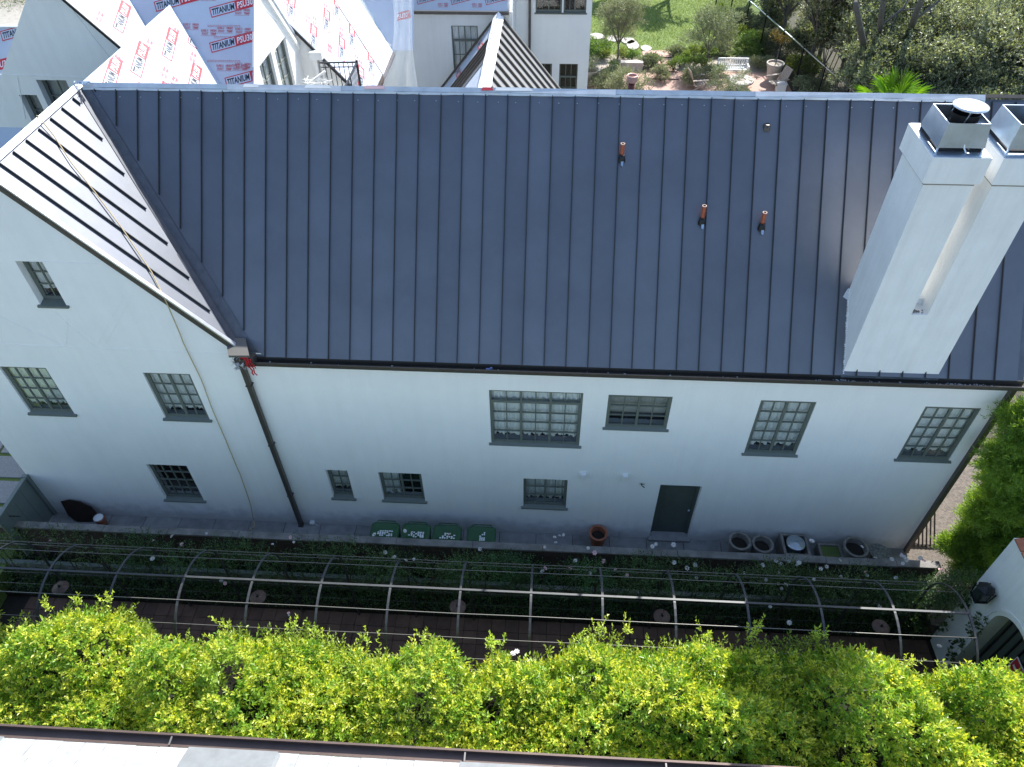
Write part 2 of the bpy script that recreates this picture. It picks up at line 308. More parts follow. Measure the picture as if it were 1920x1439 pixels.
# ================================================================== HOUSE
house = thing('house', 'white stucco house with dark standing seam roof, rear roofs covered in printed underlayment', 'house', (0, 0, 0))
def clip(poly, a, b, c):       # keep a*x+b*z<=c
    out = []
    for i in range(len(poly)):
        p, q = poly[i], poly[(i + 1) % len(poly)]; dp = a * p[0] + b * p[1] - c; dq = a * q[0] + b * q[1] - c
        if dp <= 0: out.append(p)
        if (dp < 0 < dq) or (dq < 0 < dp): t_ = dp / (dp - dq); out.append((p[0] + (q[0] - p[0]) * t_, p[1] + (q[1] - p[1]) * t_))
    return out
def wall(name, x0, x1, z0, z1, Y, ops, half=(), rev=0.16, m=stucco, thick=0.3, axis='y', parent=house):
    """wall in a plane of constant y (facing -y) or constant x (facing +x) with recessed openings"""
    b = MB()
    def P(a, z, d): return (a, Y + d, z) if axis == 'y' else (Y - d, a, z)
    xs = sorted({x0, x1, *[v for o_ in ops for v in o_[:2]]}); zs = sorted({z0, z1, *[v for o_ in ops for v in o_[2:4]]})
    for i in range(len(xs) - 1):
        for j in range(len(zs) - 1):
            cx, cz = (xs[i] + xs[i + 1]) / 2, (zs[j] + zs[j + 1]) / 2
            if any(o_[0] < cx < o_[1] and o_[2] < cz < o_[3] for o_ in ops): continue
            q = [(xs[i], zs[j]), (xs[i + 1], zs[j]), (xs[i + 1], zs[j + 1]), (xs[i], zs[j + 1])]
            for h in half:
                if q: q = clip(q, *h)
            if len(q) >= 3: b.add([P(a, z, 0) for a, z in q], [tuple(range(len(q)))])
    for o_ in ops:
        a0, a1, c0, c1_ = o_[:4]
        for (pa, pb) in (((a0, c0), (a0, c1_)), ((a0, c1_), (a1, c1_)), ((a1, c1_), (a1, c0)), ((a1, c0), (a0, c0))):
            b.add([P(*pa, 0), P(*pb, 0), P(*pb, 0.285), P(*pa, 0.285)], [(0, 1, 2, 3)])
    return b.build(name, m, parent)
def window(x0, x1, z0, z1, Y, cols, rows, rev=0.13, leaves=2, back='curtain', sill=True, transom=None, axis='y', parent=house, m=olive, mw=0.022, label=None, fr=0.042, sh=0.055):
    zs0 = z0
    if sill: z0 = z0 + sh
    """casement: outer frame, leaf frames, glazing bars, one pane object per light, sill, curtain or blind behind"""
    def P(a, z, d): return Vector((a, Y + d, z)) if axis == 'y' else Vector((Y - d, a, z))
    def bx(b, a0, a1, c0, c1_, d0, d1, mi=0):
        p, q = P(a0, c0, d0), P(a1, c1_, d1); return b.box((min(p.x, q.x), min(p.y, q.y), c0), (max(p.x, q.x), max(p.y, q.y), c1_), mi)
    b = MB(); e = 0.003; D0, D1 = rev - 0.03, rev + 0.03
    bx(b, x0 + e, x0 + fr, z0, z1 - e, D0, D1); bx(b, x1 - fr, x1 - e, z0, z1 - e, D0, D1)
    bx(b, x0 + fr, x1 - fr, z1 - fr, z1 - e, D0, D1); bx(b, x0 + fr, x1 - fr, z0, z0 + fr, D0, D1)
    ix0, ix1, iz0, iz1 = x0 + fr, x1 - fr, z0 + fr, z1 - fr
    zt = iz1
    if transom: zt = iz1 - transom; bx(b, ix0, ix1, zt - 0.045, zt, D0 - 0.004, D1 + 0.002)
    W = b.build('window', m, parent); 
    if label: W['label'] = label
    lw = (ix1 - ix0) / leaves; fb = MB(); panes = []
    for k in range(leaves):
        a0, a1 = ix0 + k * lw, ix0 + (k + 1) * lw
        top = zt - 0.045 if transom else iz1
        st = 0.024
        bx(fb, a0, a0 + st, iz0, top, D0 + 0.006, D1 - 0.006); bx(fb, a1 - st, a1, iz0, top, D0 + 0.006, D1 - 0.006)
        bx(fb, a0 + st, a1 - st, iz0, iz0 + st, D0 + 0.006, D1 - 0.006); bx(fb, a0 + st, a1 - st, top - st, top, D0 + 0.006, D1 - 0.006)
        c0, c1_, r0, r1 = a0 + st, a1 - st, iz0 + st, top - st
        nc = max(1, cols // leaves)
        for i in range(1, nc): xx = c0 + (c1_ - c0) * i / nc; bx(fb, xx - mw / 2, xx + mw / 2, r0, r1, D0 + 0.012, D1 - 0.014)
        for j in range(1, rows): zz = r0 + (r1 - r0) * j / rows; bx(fb, c0, c1_, zz - mw / 2, zz + mw / 2, D0 + 0.013, D1 - 0.015)
        for i in range(nc):
            for j in range(rows): panes.append((c0 + (c1_ - c0) * i / nc, c0 + (c1_ - c0) * (i + 1) / nc, r0 + (r1 - r0) * j / rows, r0 + (r1 - r0) * (j + 1) / rows))
        if transom:
            for i in range(nc):
                panes.append((a0 + lw * i / nc, a0 + lw * (i + 1) / nc, zt, iz1))
                if i: bx(fb, a0 + lw * i / nc - mw / 2, a0 + lw * i / nc + mw / 2, zt, iz1, D0 + 0.012, D1 - 0.014)
            if k: bx(fb, a0 - 0.02, a0 + 0.02, zt, iz1, D0 + 0.006, D1 - 0.006)
    fb.build('glazing_bars', m, W)
    for q in panes:
        pb = MB(); t_ = random.uniform(-0.0012, 0.0012)
        d = rev + 0.004
        vs = [P(q[0], q[2], d + t_), P(q[1], q[2], d), P(q[1], q[3], d - t_), P(q[0], q[3], d)]
        pb.prism(vs, (0, 0.004, 0) if axis == 'y' else (-0.004, 0, 0)).build('pane', glass, W, center=True)
    if sill:
        sb = MB(); p = [(x0 - 0.05, 0), (x1 + 0.05, 0)]
        pr = [(-0.045, zs0 - 0.012), (rev - 0.031, zs0 + 0.004), (rev - 0.031, z0 + 0.010), (-0.045, z0 - 0.030)]
        if axis == 'y': sb.prism([(x0 - 0.045, Y + a, z) for a, z in pr], (x1 - x0 + 0.09, 0, 0)).build('sill', m, W)
    # behind the glass
    if back in ('curtain', 'blind', 'half', 'net'):
        cb = MB(); n = int((x1 - x0) / 0.012); xs = np.linspace(x0 + 0.02, x1 - 0.02, n)
        if back == 'half': xs = xs[: int(n * 0.42)]
        zb = z0 + (0.16 if back in ('curtain', 'net') else 0.3 if back == 'blind' else 0.05)
        vs = []; nz_ = 9
        for i, a in enumerate(xs):
            ph = a * 52 + 1.7 * math.sin(a * 9)
            for j in range(nz_):
                zz = zb + (z1 - zb) * j / (nz_ - 1)
                if back == 'blind': d = rev + 0.09 + 0.03 * abs(((j * 1.0) % 2) - 0.5)
                else: d = rev + 0.085 + 0.026 * math.sin(ph) * (1 - 0.25 * j / nz_) + 0.01 * math.sin(a * 140)
                zz2 = zz + (0.03 * math.sin(ph * 0.5) if j == 0 and back != 'blind' else 0)
                vs.append(P(a, zz2, d))
        n = len(xs); fs = [(i * nz_ + j, (i + 1) * nz_ + j, (i + 1) * nz_ + j + 1, i * nz_ + j + 1) for i in range(n - 1) for j in range(nz_ - 1)]
        cb.add(vs, fs); cb.build('blind' if back == 'blind' else 'curtain', blind if back == 'blind' else curtain, W, smooth=True)
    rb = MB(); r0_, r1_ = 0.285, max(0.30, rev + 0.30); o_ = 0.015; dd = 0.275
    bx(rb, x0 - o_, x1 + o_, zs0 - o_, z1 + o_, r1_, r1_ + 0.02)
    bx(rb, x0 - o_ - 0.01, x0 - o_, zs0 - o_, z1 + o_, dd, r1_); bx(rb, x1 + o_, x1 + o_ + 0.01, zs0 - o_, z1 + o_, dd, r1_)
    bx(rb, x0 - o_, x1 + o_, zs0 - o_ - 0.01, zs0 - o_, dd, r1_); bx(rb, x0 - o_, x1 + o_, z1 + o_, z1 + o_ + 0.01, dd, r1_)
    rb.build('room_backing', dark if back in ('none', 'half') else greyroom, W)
    hb = MB()
    if back != 'none':
        for k in range(leaves):
            a = ix0 + (k + 0.5) * lw; hb.bar(P(a - 0.06, z0 + 0.16, rev + 0.05), P(a + 0.05, z0 + 0.2, rev + 0.05), 0.014, 0.014)
        hb.build('stay_bar', black, W)
    return W
# openings
OPG = [(-3.38, -2.89, 6.62, 7.61), (-5.02, -4.05, 3.65, 5.03), (-2.10, -1.145, 3.63, 4.99), (-3.11, -2.175, 0.72, 2.07)]
wall('gable_wall', -6.19, 0.0, -0.64, 9.40, 0, OPG, [(T, 1, C1 - 0.10), (-T, 1, 3.05 * T + 9.33 - 0.10)])
OPM = [(1.0, 1.495, 1.065, 2.125), (2.185, 3.15, 1.06, 2.11), (5.415, 6.39, 1.025, 2.095), (4.745, 6.575, 3.235, 4.83), (7.06, 8.29, 3.845, 4.81), (9.96, 11.005, 3.205, 4.80), (13.03, 14.07, 3.20, 4.78), (8.41, 9.315, 0.06, 2.06)]
wall('front_wall', 0.0, 14.33, -0.64, 5.62, 0, OPM)
window(*OPG[0], 0, 2, 3, rev=0.17, leaves=1, back='net')
window(*OPG[1], 0, 4, 4, rev=0.07, back='curtain')
window(*OPG[2], 0, 4, 4, rev=0.07, back='curtain')
window(*OPG[3], 0, 4, 4, rev=0.10, leaves=1, back='none')
window(*OPM[0], 0, 2, 3, rev=0.12, leaves=1, back='net')
window(*OPM[1], 0, 4, 3, rev=0.09, back='half')
window(*OPM[2], 0, 4, 3, rev=0.08, back='net')
window(*OPM[3], 0, 6, 4, rev=0.05, leaves=3, back='curtain', transom=0.26, sh=0.035)
window(*OPM[4], 0, 4, 3, rev=0.05, back='blind', sh=0.035)
window(*OPM[5], 0, 4, 5, rev=0.05, back='curtain', sh=0.035)
window(*OPM[6], 0, 4, 5, rev=0.05, back='curtain', sh=0.035)
# door
dx0, dx1, dz0, dz1 = OPM[7]
D = MB(); D.box((dx0 + 0.003, 0.12, dz0), (dx0 + 0.06, 0.2, dz1 - 0.003)); D.box((dx1 - 0.06, 0.12, dz0), (dx1 - 0.003, 0.2, dz1 - 0.003)); D.box((dx0 + 0.06, 0.12, dz1 - 0.06), (dx1 - 0.06, 0.2, dz1 - 0.003))
D.box((dx0 + 0.06, 0.15, dz0 + 0.001), (dx1 - 0.06, 0.19, dz1 - 0.06))
door = D.build('door', doorm, house)
MB().box((dx0 + 0.16, 0.142, 0.2), (dx1 - 0.16, 0.149, 0.9)).box((dx0 + 0.19, 0.136, 0.24), (dx1 - 0.19, 0.141, 0.86)).build('door_panel', doorm, door)
MB().box((dx0 + 0.16, 0.142, 1.05), (dx1 - 0.16, 0.149, 1.88)).box((dx0 + 0.19, 0.136, 1.1), (dx1 - 0.19, 0.141, 1.83)).build('door_panel', doorm, door)
MB().lathe((dx1 - 0.11, 0.13, 0.98), [(0.0, -0.03), (0.028, -0.02), (0.028, 0.02), (0, 0.03)], 10).build('handle', galv, door, smooth=True)
MB().box((dx0 - 0.03, -0.10, 0.0), (dx1 + 0.03, 0.149, 0.068)).build('threshold', concrete, house)
# closing walls
MB().add([(14.33, 0, -0.64), (14.33, 6.39, -0.64), (14.33, 6.39, 5.55), (14.33, RY, 9.2), (14.33, 0, 5.55)], [(0, 1, 2, 3, 4)]).build('end_wall', stucco, house)
MB().add([(-6.19, 6.3, -0.64), (14.33, 6.3, -0.64), (14.33, 6.3, 5.8), (-6.19, 6.3, 5.8)], [(0, 1, 2, 3)]).build('back_wall', stucco, house)
MB().add([(-6.19, 0, -0.64), (-6.19, 8, -0.64), (-6.19, 8, 5.6), (-6.19, 0, 5.6)], [(3, 2, 1, 0)]).build('side_wall', stucco, house)
# shallow plaster trim lines on the gable
tb = MB()
def line(pts, wd=0.012, dp=0.006, b=tb):
    for p, q in zip(pts[:-1], pts[1:]): b.bar((p[0], -dp / 2 + 0.001, p[1]), (q[0], -dp / 2 + 0.001, q[1]), wd, dp + 0.004, up=(0, -1, 0))
line([(-6.15, 5.66), (-0.05, 5.575)], 0.016)
for a, b_ in (((-3.36, 5.64), (-4.6, 6.55)), ((-2.77, 5.64), (-1.72, 6.91)), ((-2.62, 5.64), (-1.56, 6.93)), ((-3.36, 5.64), (-3.0, 6.35)), ((-2.77, 5.64), (-3.2, 6.5))): line([a, b_], 0.014)
line([(-2.9, 7.62), (-1.9, 7.60)], 0.012)
tb.build('plaster_trim', stucco, house)
# small wall fittings
for X in (6.71, 7.61):
    L_ = MB().box((X - 0.055, -0.09, 2.22), (X + 0.055, -0.001, 2.40)).build('wall_light', whitep, house)
    MB().box((X - 0.075, -0.02, 2.24), (X + 0.075, 0.0, 2.37)).build('back_plate', stucco, L_)
MB().tube([(8.0, 0, 2.08), (8.0, -0.06, 2.08), (8.06, -0.09, 2.05)], 0.012).tube([(7.95, -0.05, 2.12), (8.05, -0.05, 2.12)], 0.008).build('hose_bib', black, house)
MB().tube([(7.68, 0, 0.18), (7.68, -0.07, 0.18), (7.68, -0.1, 0.1)], 0.014).build('tap', galv, house)
MB().box((0.25, -0.09, 0.06), (0.36, -0.001, 0.12)).tube([(0.3, -0.03, 0.1), (0.42, -0.06, 0.02)], 0.008).build('outlet_box', whitep, house)
# ---- main roof
roof = MB()
roof.add([(-3.05, RY, RZ - 0.03), (14.45, RY, RZ - 0.03), (14.45, -0.03, roof_z(-0.03) - 0.03), (0.1, -0.03, roof_z(-0.03) - 0.03)], [(0, 1, 2, 3)][::-1])
roof.add([(-3.05, RY, RZ - 0.03), (14.45, RY, RZ - 0.03), (14.45, 2 * RY + 0.1, 5.48), (0.2, 2 * RY + 0.1, 5.48)], [(0, 1, 2, 3)])
roof.add([(-3.05, RY, RZ - 0.03), (-3.05, -0.05, RZ - 0.03), (0.1, -0.05, 5.57)], [(0, 1, 2)])
roof.add([(-3.05, -0.05, RZ - 0.03), (-6.4, -0.05, 5.43), (-6.4, 7.6, 5.43), (-3.05, 7.6, RZ - 0.03)], [(0, 1, 2, 3)])
roof = roof.build('roof', flash, house)
N2 = Vector((0, -SN, CS)); U2 = Vector((0, CS, SN))
X0S, PIT = 2.146, 0.406
def rp(x, y, h=0): return Vector((x, y, roof_z(y))) + N2 * h
ytop = RY - 0.05; ybot = -0.045
def yv(x): return (0.14 - x) + 0.0 if x < 0.14 else ybot      # valley line in plan
for k in range(-13, 30):
    xa = X0S + k * PIT; xb = xa + PIT
    xb = min(xb, 14.45)
    if xa >= 14.4: break
    ga = yv(xa) + (0.13 if xa < 0.14 else 0); gb = yv(xb) + (0.13 if xb < 0.14 else 0)
    ga = max(ga, ybot); gb = max(gb, ybot)
    if ga > ytop - 0.1: xa2 = 0.14 - ytop + 0.2; 
    yA = min(ga, ytop - 0.02)
    b = MB(); xs = 0.004
    pts = [rp(xa, yA), rp(xb, gb), rp(xb, ytop), rp(xa, ytop)]
    b.prism(pts, N2 * 0.006)
    hb_ = random.uniform(-0.002, 0.002)
    if yA < ytop - 0.06:      # the raised seam, slightly uneven
        ys = np.linspace(yA + (0.12 if xa < 0.14 else 0), ytop, 7)
        for y0, y1 in zip(ys[:-1], ys[1:]):
            j0 = 0.0015 * math.sin(y0 * 5 + k); j1 = 0.0015 * math.sin(y1 * 5 + k)
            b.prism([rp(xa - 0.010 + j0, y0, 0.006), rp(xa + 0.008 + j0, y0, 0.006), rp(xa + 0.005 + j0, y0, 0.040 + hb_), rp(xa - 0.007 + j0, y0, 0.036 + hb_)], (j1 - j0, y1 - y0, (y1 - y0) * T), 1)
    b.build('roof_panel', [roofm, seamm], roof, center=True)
# eave drip edge
MB().prism([rp(0.25, ybot, 0.0), rp(14.45, ybot, 0.0), rp(14.45, ybot, -0.07), rp(0.25, ybot, -0.07)], (0, -0.004, 0)).build('drip_edge', bronze, roof)
# valley flashing with its centre fold
def vp(s, off, h):           # s: 0 bottom..1 top, off>0 on main roof, <0 on cross slope
    x = 0.10 + (-3.0 - 0.10) * s; y = 0.14 - x
    if off >= 0: return rp(x + off, y, h)
    d = -off; n1_ = Vector((SN, 0, CS)); return Vector((x, y - d, C1 - T * x)) + n1_ * h
ss = [0, 0.2, 0.385, 0.39, 0.6, 0.8, 1.0]
for side in (0.24, -0.18):
    b = MB()
    for s0, s1 in zip(ss[:-1], ss[1:]):
        h0 = 0.012 if s0 < 0.388 else 0.016
        sd = side * (1 if s0 < 0.388 else 0.82)
        b.prism([vp(s0, 0.0001 * np.sign(side), h0), vp(s0, sd, h0), vp(s1, sd, h0), vp(s1, 0.0001 * np.sign(side), h0)], (0, 0, 0.004))
    b.build('valley_flashing', flash, roof)
b = MB(); b.tube([vp(s_, 0.004, 0.02) for s_ in ss], 0.011, 5); b.build('valley_fold', bronze, roof)
# ridge capping in several uneven lengths
xs_ = [-2.95, -0.2, 1.9, 4.6, 6.9, 9.4, 11.9, 13.35]
for i in range(len(xs_) - 1):
    a, b_ = xs_[i], xs_[i + 1] + 0.03; j = random.uniform(-0.012, 0.012); j2 = random.uniform(-0.012, 0.012); h = 0.05 + 0.003 * (i % 2)
    b = MB(); b.add([(a, RY - 0.065 + j, RZ - 0.065 + h), (b_, RY - 0.065 + j2, RZ - 0.065 + h), (b_, RY + j2 * 0.3, RZ + h), (a, RY + j * 0.3, RZ + h), (a, RY + 0.10, RZ - 0.1 + h), (b_, RY + 0.10, RZ - 0.1 + h)], [(0, 1, 2, 3), (3, 2, 5, 4)])
    n_ = 14; vs = []
    for q in range(n_ + 1):
        xx = a + (b_ - a) * q / n_; dy = 0.008 * random.uniform(-1, 1); vs += [(xx, RY - 0.066 + dy, RZ - 0.066 + h), (xx, RY - 0.080 + dy + random.uniform(-0.008, 0.004), RZ - 0.105 + h)]
    b.add(vs, [(2 * q, 2 * q + 1, 2 * q + 3, 2 * q + 2) for q in range(n_)])
    b.build('ridge_strip', capm, roof)
MB().add([(13.38, RY - 0.03, RZ + 0.01), (16, RY - 0.03, RZ + 0.01), (16, RY + 0.02, RZ + 0.05), (13.38, RY + 0.02, RZ + 0.05), (13.38, RY + 0.1, RZ - 0.06), (16, RY + 0.1, RZ - 0.06)], [(0, 1, 2, 3), (3, 2, 5, 4)]).build('ridge_strip', bronze, roof)
b = MB()
for i in range(46):
    xx = -2.6 + i * 0.37 + random.uniform(-0.04, 0.04)
    if xx < 14.2: b.lathe(rp(xx, RY - 0.13 - random.uniform(0, 0.01), 0.006), [(0.011, 0), (0.009, 0.008), (0, 0.01)], 6)
sc = b.build('screw', galv, roof); sc['kind'] = 'stuff'
# torn red-and-white tape scraps at the ridge
for (xa, ln, mm) in ((2.35, 0.4, mat('faded pink tape', (0.62, 0.40, 0.42), 0.6)), (4.5, 0.22, inkred), (1.25, 0.5, whitep), (0.1, 0.3, whitep), (4.75, 0.7, whitep)):
    MB().prism([(xa, RY - 0.05, RZ + 0.022), (xa + ln, RY - 0.045, RZ + 0.024), (xa + ln * 0.9, RY - 0.005, RZ + 0.062), (xa + 0.03, RY - 0.005, RZ + 0.062)], (0, 0, 0.003)).build('torn_strip', mm, roof)
# ---- cross gable slope (faces +x)
N1 = Vector((SN, 0, CS))
def sp(y, x, h=0): return Vector((x, y, C1 - T * x)) + N1 * h
ylist = [2.76, 2.35, 1.943, 1.536, 1.13, 0.724, 0.33, -0.02]
tops = [3.0] + ylist
for i in range(len(tops) - 1):
    yt, yb = tops[i], tops[i + 1]
    xr = -3.05 + 0.03
    b = MB(); b.prism([sp(yb, xr), sp(yb, 0.14 - yb - 0.10), sp(yt, 0.14 - yt - 0.10), sp(yt, xr)], N1 * 0.006)
    if i > 0 and i < len(tops):
        yy = yt; e = 0.14 - yy - 0.27
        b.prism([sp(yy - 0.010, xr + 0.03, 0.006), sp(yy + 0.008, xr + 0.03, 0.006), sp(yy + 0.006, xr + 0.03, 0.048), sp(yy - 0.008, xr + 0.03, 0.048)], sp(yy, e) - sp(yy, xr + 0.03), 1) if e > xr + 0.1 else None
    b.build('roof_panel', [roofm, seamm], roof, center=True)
MB().prism([(-3.05 - 0.05, -0.09, RZ - 0.02), (-3.05, -0.09, RZ + 0.055), (-3.05 + 0.07, -0.09, RZ - 0.03)], (0, 3.3, 0)).build('ridge_cap', brightm, roof)
b = MB(); b.prism([sp(-0.055, -3.05, 0.05), sp(-0.055, 0.12, 0.05), sp(0.02, 0.12, 0.05), sp(0.02, -3.05, 0.05)], N1 * -0.03); b.build('rake_trim', brightm, roof)
b = MB(); b.prism([sp(-0.045, -3.05, 0.02), sp(-0.045, 0.12, 0.02), sp(-0.045, 0.12, -0.1), sp(-0.045, -3.05, -0.1)], (0, 0.03, 0)); b.build('rake_board', bronze, roof)
# tangle of tie wire at the ridge meeting
b = MB()
for k in range(7):
    pts = [(-3.0 + random.uniform(-0.1, 0.25), RY - random.uniform(0, 0.15), RZ + 0.05 + random.uniform(0, 0.05)) for _ in range(5)]; b.tube(pts, 0.006, 5)
b.build('wire_scraps', galv, roof)
# ---- gutter, box, downspout
b = MB(); gz = roof_z(-0.05) - 0.045
x0g, x1g = 0.32, 14.5
b.prism([(x0g, -0.155, gz - 0.10), (x0g, -0.004, gz - 0.10), (x0g, -0.004, gz + 0.05), (x0g, -0.012, gz + 0.05), (x0g, -0.012, gz - 0.09), (x0g, -0.145, gz - 0.09), (x0g, -0.15, gz), (x0g, -0.165, gz)], (x1g - x0g, 0, 0))
b.prism([(x0g, -0.175, gz - 0.012), (x0g, -0.15, gz - 0.012), (x0g, -0.15, gz + 0.004), (x0g, -0.175, gz + 0.004)], (x1g - x0g, 0, 0))
gut = b.build('gutter', bronze, house)
b = MB()
for k in range(160):
    xx = random.choice([random.uniform(0.5, 14), random.uniform(10.5, 14), random.uniform(11.1, 11.5), random.uniform(13, 14)]); s_ = random.uniform(0.008, 0.025)
    c = Vector((xx, random.uniform(-0.14, -0.03), gz - 0.085)); a_ = random.uniform(0, 3)
    b.prism([c + Vector((math.cos(a_ + q * 2.1) * s_, math.sin(a_ + q * 2.1) * s_, 0)) for q in range(3)], (0, 0, 0.01))
lt = b.build('gutter_litter', stick, gut); lt['kind'] = 'stuff'
bx = box((-0.16, -0.30, 5.72), (0.27, 0.13, 5.76)).build('gutter_box', boxm, house)
bpts = [onz(423, 634, 5.86), onz(460, 634, 5.86), onz(467, 667, 5.80), onz(428, 667, 5.80)]
bx.data.clear_geometry(); bx.data.from_pydata([tuple(p) for p in bpts] + [tuple(p - Vector((0, 0, 0.05))) for p in bpts], [], [(3, 2, 1, 0), (4, 5, 6, 7), (0, 1, 5, 4), (1, 2, 6, 5), (2, 3, 7, 6), (3, 0, 4, 7)])
MB().box((-0.02, -0.20, 5.44), (0.34, -0.005, 5.62)).build('leader_head', bronze, house)
b = MB(); b.box((-0.02, -0.115, 0.02), (0.075, -0.03, 5.46)); b.box((-0.03, -0.13, 0.0), (0.085, -0.02, 0.05)); dsp = b.build('downspout', bronze, house)
for zz in (1.2, 3.0, 4.8): MB().box((-0.035, -0.122, zz), (0.09, -0.001, zz + 0.03)).build('bracket', bronze, dsp)
b = MB(); b.box((14.30, -0.11, 0.02), (14.39, -0.02, 5.40)); b.build('downspout', bronze, house)
# ---- vents on the roof
for (x, y, h, lean) in ((7.08, 2.42, 0.30, 0), (8.57, 1.71, 0.33, 0), (9.64, 1.66, 0.31, 0)):
    c = rp(x, y, 0.0); top = c + Vector((0.0, 0.02, h))
    v = MB().tube([c + Vector((0, 0, 0.02)), top], 0.038, 14, cap=False).tube([c + Vector((0, 0, 0.05)), top + Vector((0, 0, -0.004))], 0.030, 14, cap=False).add([], []).build('vent_pipe', copper, house, smooth=True)
    MB().lathe(top, [(0.040, -0.01), (0.040, 0.004), (0.030, 0.004), (0.030, -0.01)], 14).build('pipe_rim', mat('pale pipe rim', (0.42, 0.30, 0.24), 0.6), v)
    MB().lathe(top + Vector((0, 0, -0.02)), [(0.03, 0), (0, 0.001)], 12).build('pipe_opening', dark, v)
    MB().lathe(c + Vector((0, -0.01, -0.02)), [(0.075, 0.0), (0.06, 0.07), (0.045, 0.13), (0.040, 0.13)], 14).build('rubber_boot', black, v, smooth=True)
    MB().prism([rp(x - 0.01, y - 0.075, 0.012), rp(x + 0.025, y - 0.085, 0.012), rp(x + 0.035, y - 0.03, 0.012), rp(x - 0.015, y - 0.02, 0.012)], N2 * 0.05).build('sealant_patch', galv, v)
v = MB().lathe(rp(9.64, 2.82, 0.0), [(0.075, -0.05), (0.06, 0.05), (0.035, 0.07), (0.032, 0.0)], 14).build('vent_stub', bronze, house, smooth=True)
MB().lathe(rp(9.64, 2.82, 0.05), [(0.034, 0), (0, 0.001)], 12).build('vent_hole', dark, v)
# ---- chimney
CX0, CX1, CY1 = 11.255, 12.94, 0.95
c = MB()
c.box((CX0, 0.0, 5.50), (CX1, CY1, 6.98))
c.box((CX0, 0.0, 6.98), (11.965, CY1, 9.45)); c.box((12.23, 0.0, 6.98), (CX1, CY1, 9.45))
c.box((11.965, 0.30, 6.98), (12.23, CY1 - 0.30, 7.1))
ch = c.build('chimney', stucco2, house)
def band(xa, xb):
    b = MB(); P_ = [(0.0, 9.43), (0.055, 9.46), (0.055, 9.86)]
    b.box((xa - 0.055, -0.055, 9.46), (xb + 0.055, CY1 + 0.055, 9.86)); b.prism([(xa - 0.02, -0.02, 9.43), (xb + 0.02, -0.02, 9.43), (xb + 0.02, CY1 + 0.02, 9.43), (xa - 0.02, CY1 + 0.02, 9.43)], (0, 0, 0.03))
    o = b.build('cap_band', stucco2, ch)
    MB().box((xa - 0.006, -0.006, 9.405), (xb + 0.006, CY1 + 0.006, 9.428)).build('mortar_crack', stonep, ch)
    b = MB(); fl = 0.03
    b.box((xa - 0.04, -0.04, 9.861), (xb + 0.04, CY1 + 0.04, 9.872)); b.build('metal_tray', galv, ch)
    # open shroud: sheet metal walls with a slot below the front
    a0, a1, y0, y1 = xa + 0.03, xb - 0.02, 0.10, CY1 - 0.12; t0, t1, s0, s1 = a0 + 0.045, a1 - 0.045, 0.145, CY1 - 0.17; zb, zt = 9.93, 10.27
    b = MB()
    lo = [(a0, y0, zb), (a1, y0, zb), (a1, y1, zb), (a0, y1, zb)]; hi = [(t0, s0, zt), (t1, s0, zt), (t1, s1, zt), (t0, s1, zt)]
    k_ = 0.012; lo2 = [(a0 + k_, y0 + k_, zb), (a1 - k_, y0 + k_, zb), (a1 - k_, y1 - k_, zb), (a0 + k_, y1 - k_, zb)]; hi2 = [(t0 + k_, s0 + k_, zt), (t1 - k_, s0 + k_, zt), (t1 - k_, s1 - k_, zt), (t0 + k_, s1 - k_, zt)]
    b.add(lo + hi + lo2 + hi2, [(0, 1, 5, 4), (1, 2, 6, 5), (2, 3, 7, 6), (3, 0, 4, 7), (8, 12, 13, 9), (9, 13, 14, 10), (10, 14, 15, 11), (11, 15, 12, 8), (4, 5, 13, 12), (5, 6, 14, 13), (6, 7, 15, 14), (7, 4, 12, 15), (0, 8, 9, 1), (1, 9, 10, 2), (2, 10, 11, 3), (3, 11, 8, 0)])
    b.build('flue_shroud', galv, ch)
    b = MB()
    for xx in (a0 + 0.01, a1 - 0.03):
        for yy in (y0 + 0.01, y1 - 0.03): b.box((xx, yy, 9.872), (xx + 0.02, yy + 0.02, zb + 0.02))
    b.tube([(a0 + 0.40, 0.06, 9.88), (a0 + 0.37, 0.10, 9.93), (a0 + 0.36, 0.12, 9.99)], 0.012, 6)
    b.build('shroud_leg', brightm, ch)
    MB().box((t0 - 0.03, s0 - 0.03, 9.875), (t1 + 0.03, s1 + 0.03, 9.90)).build('flue_throat', dark, ch)
    return (a0 + a1) / 2, (y0 + y1) / 2
fx, fy = band(11.255, 11.965)
band(12.23, 12.94)
MB().lathe((fx + 0.02, fy - 0.05, 10.19), [(0.20, -0.3), (0.20, 0.14)], 22).build('spark_screen', black, ch, smooth=True)
MB().lathe((fx - 0.01, fy - 0.17, 10.455), [(0.0, -0.012), (0.20, -0.012), (0.235, -0.004), (0.236, 0.006), (0.18, 0.022), (0.0, 0.034)], 36).build('rain_cap', brightm, ch, smooth=True)
b = MB()
for a_ in (0.6, 2.7, 4.4): b.tube([(fx + 0.17 * math.cos(a_), fy - 0.08 + 0.17 * math.sin(a_), 10.2), (fx - 0.01 + 0.19 * math.cos(a_), fy - 0.17 + 0.19 * math.sin(a_), 10.45)], 0.007, 5)
b.build('cap_strut', galv, ch)
b = MB()      # crumbled mortar along the left foot of the chimney and step flashing
for k in range(46):
    y = -0.02 + k * 0.021; p = rp(CX0 - 0.012, y, 0.004); s_ = random.uniform(0.004, 0.014)
    b.prism([p + Vector((-s_, -s_, 0)), p + Vector((0.012, -s_, 0)), p + Vector((0.012, s_, s_ * T)), p + Vector((-s_ * random.random(), s_, s_ * T))], N2 * random.uniform(0.01, 0.03))
b.build('mortar_edge', stucco2, ch)
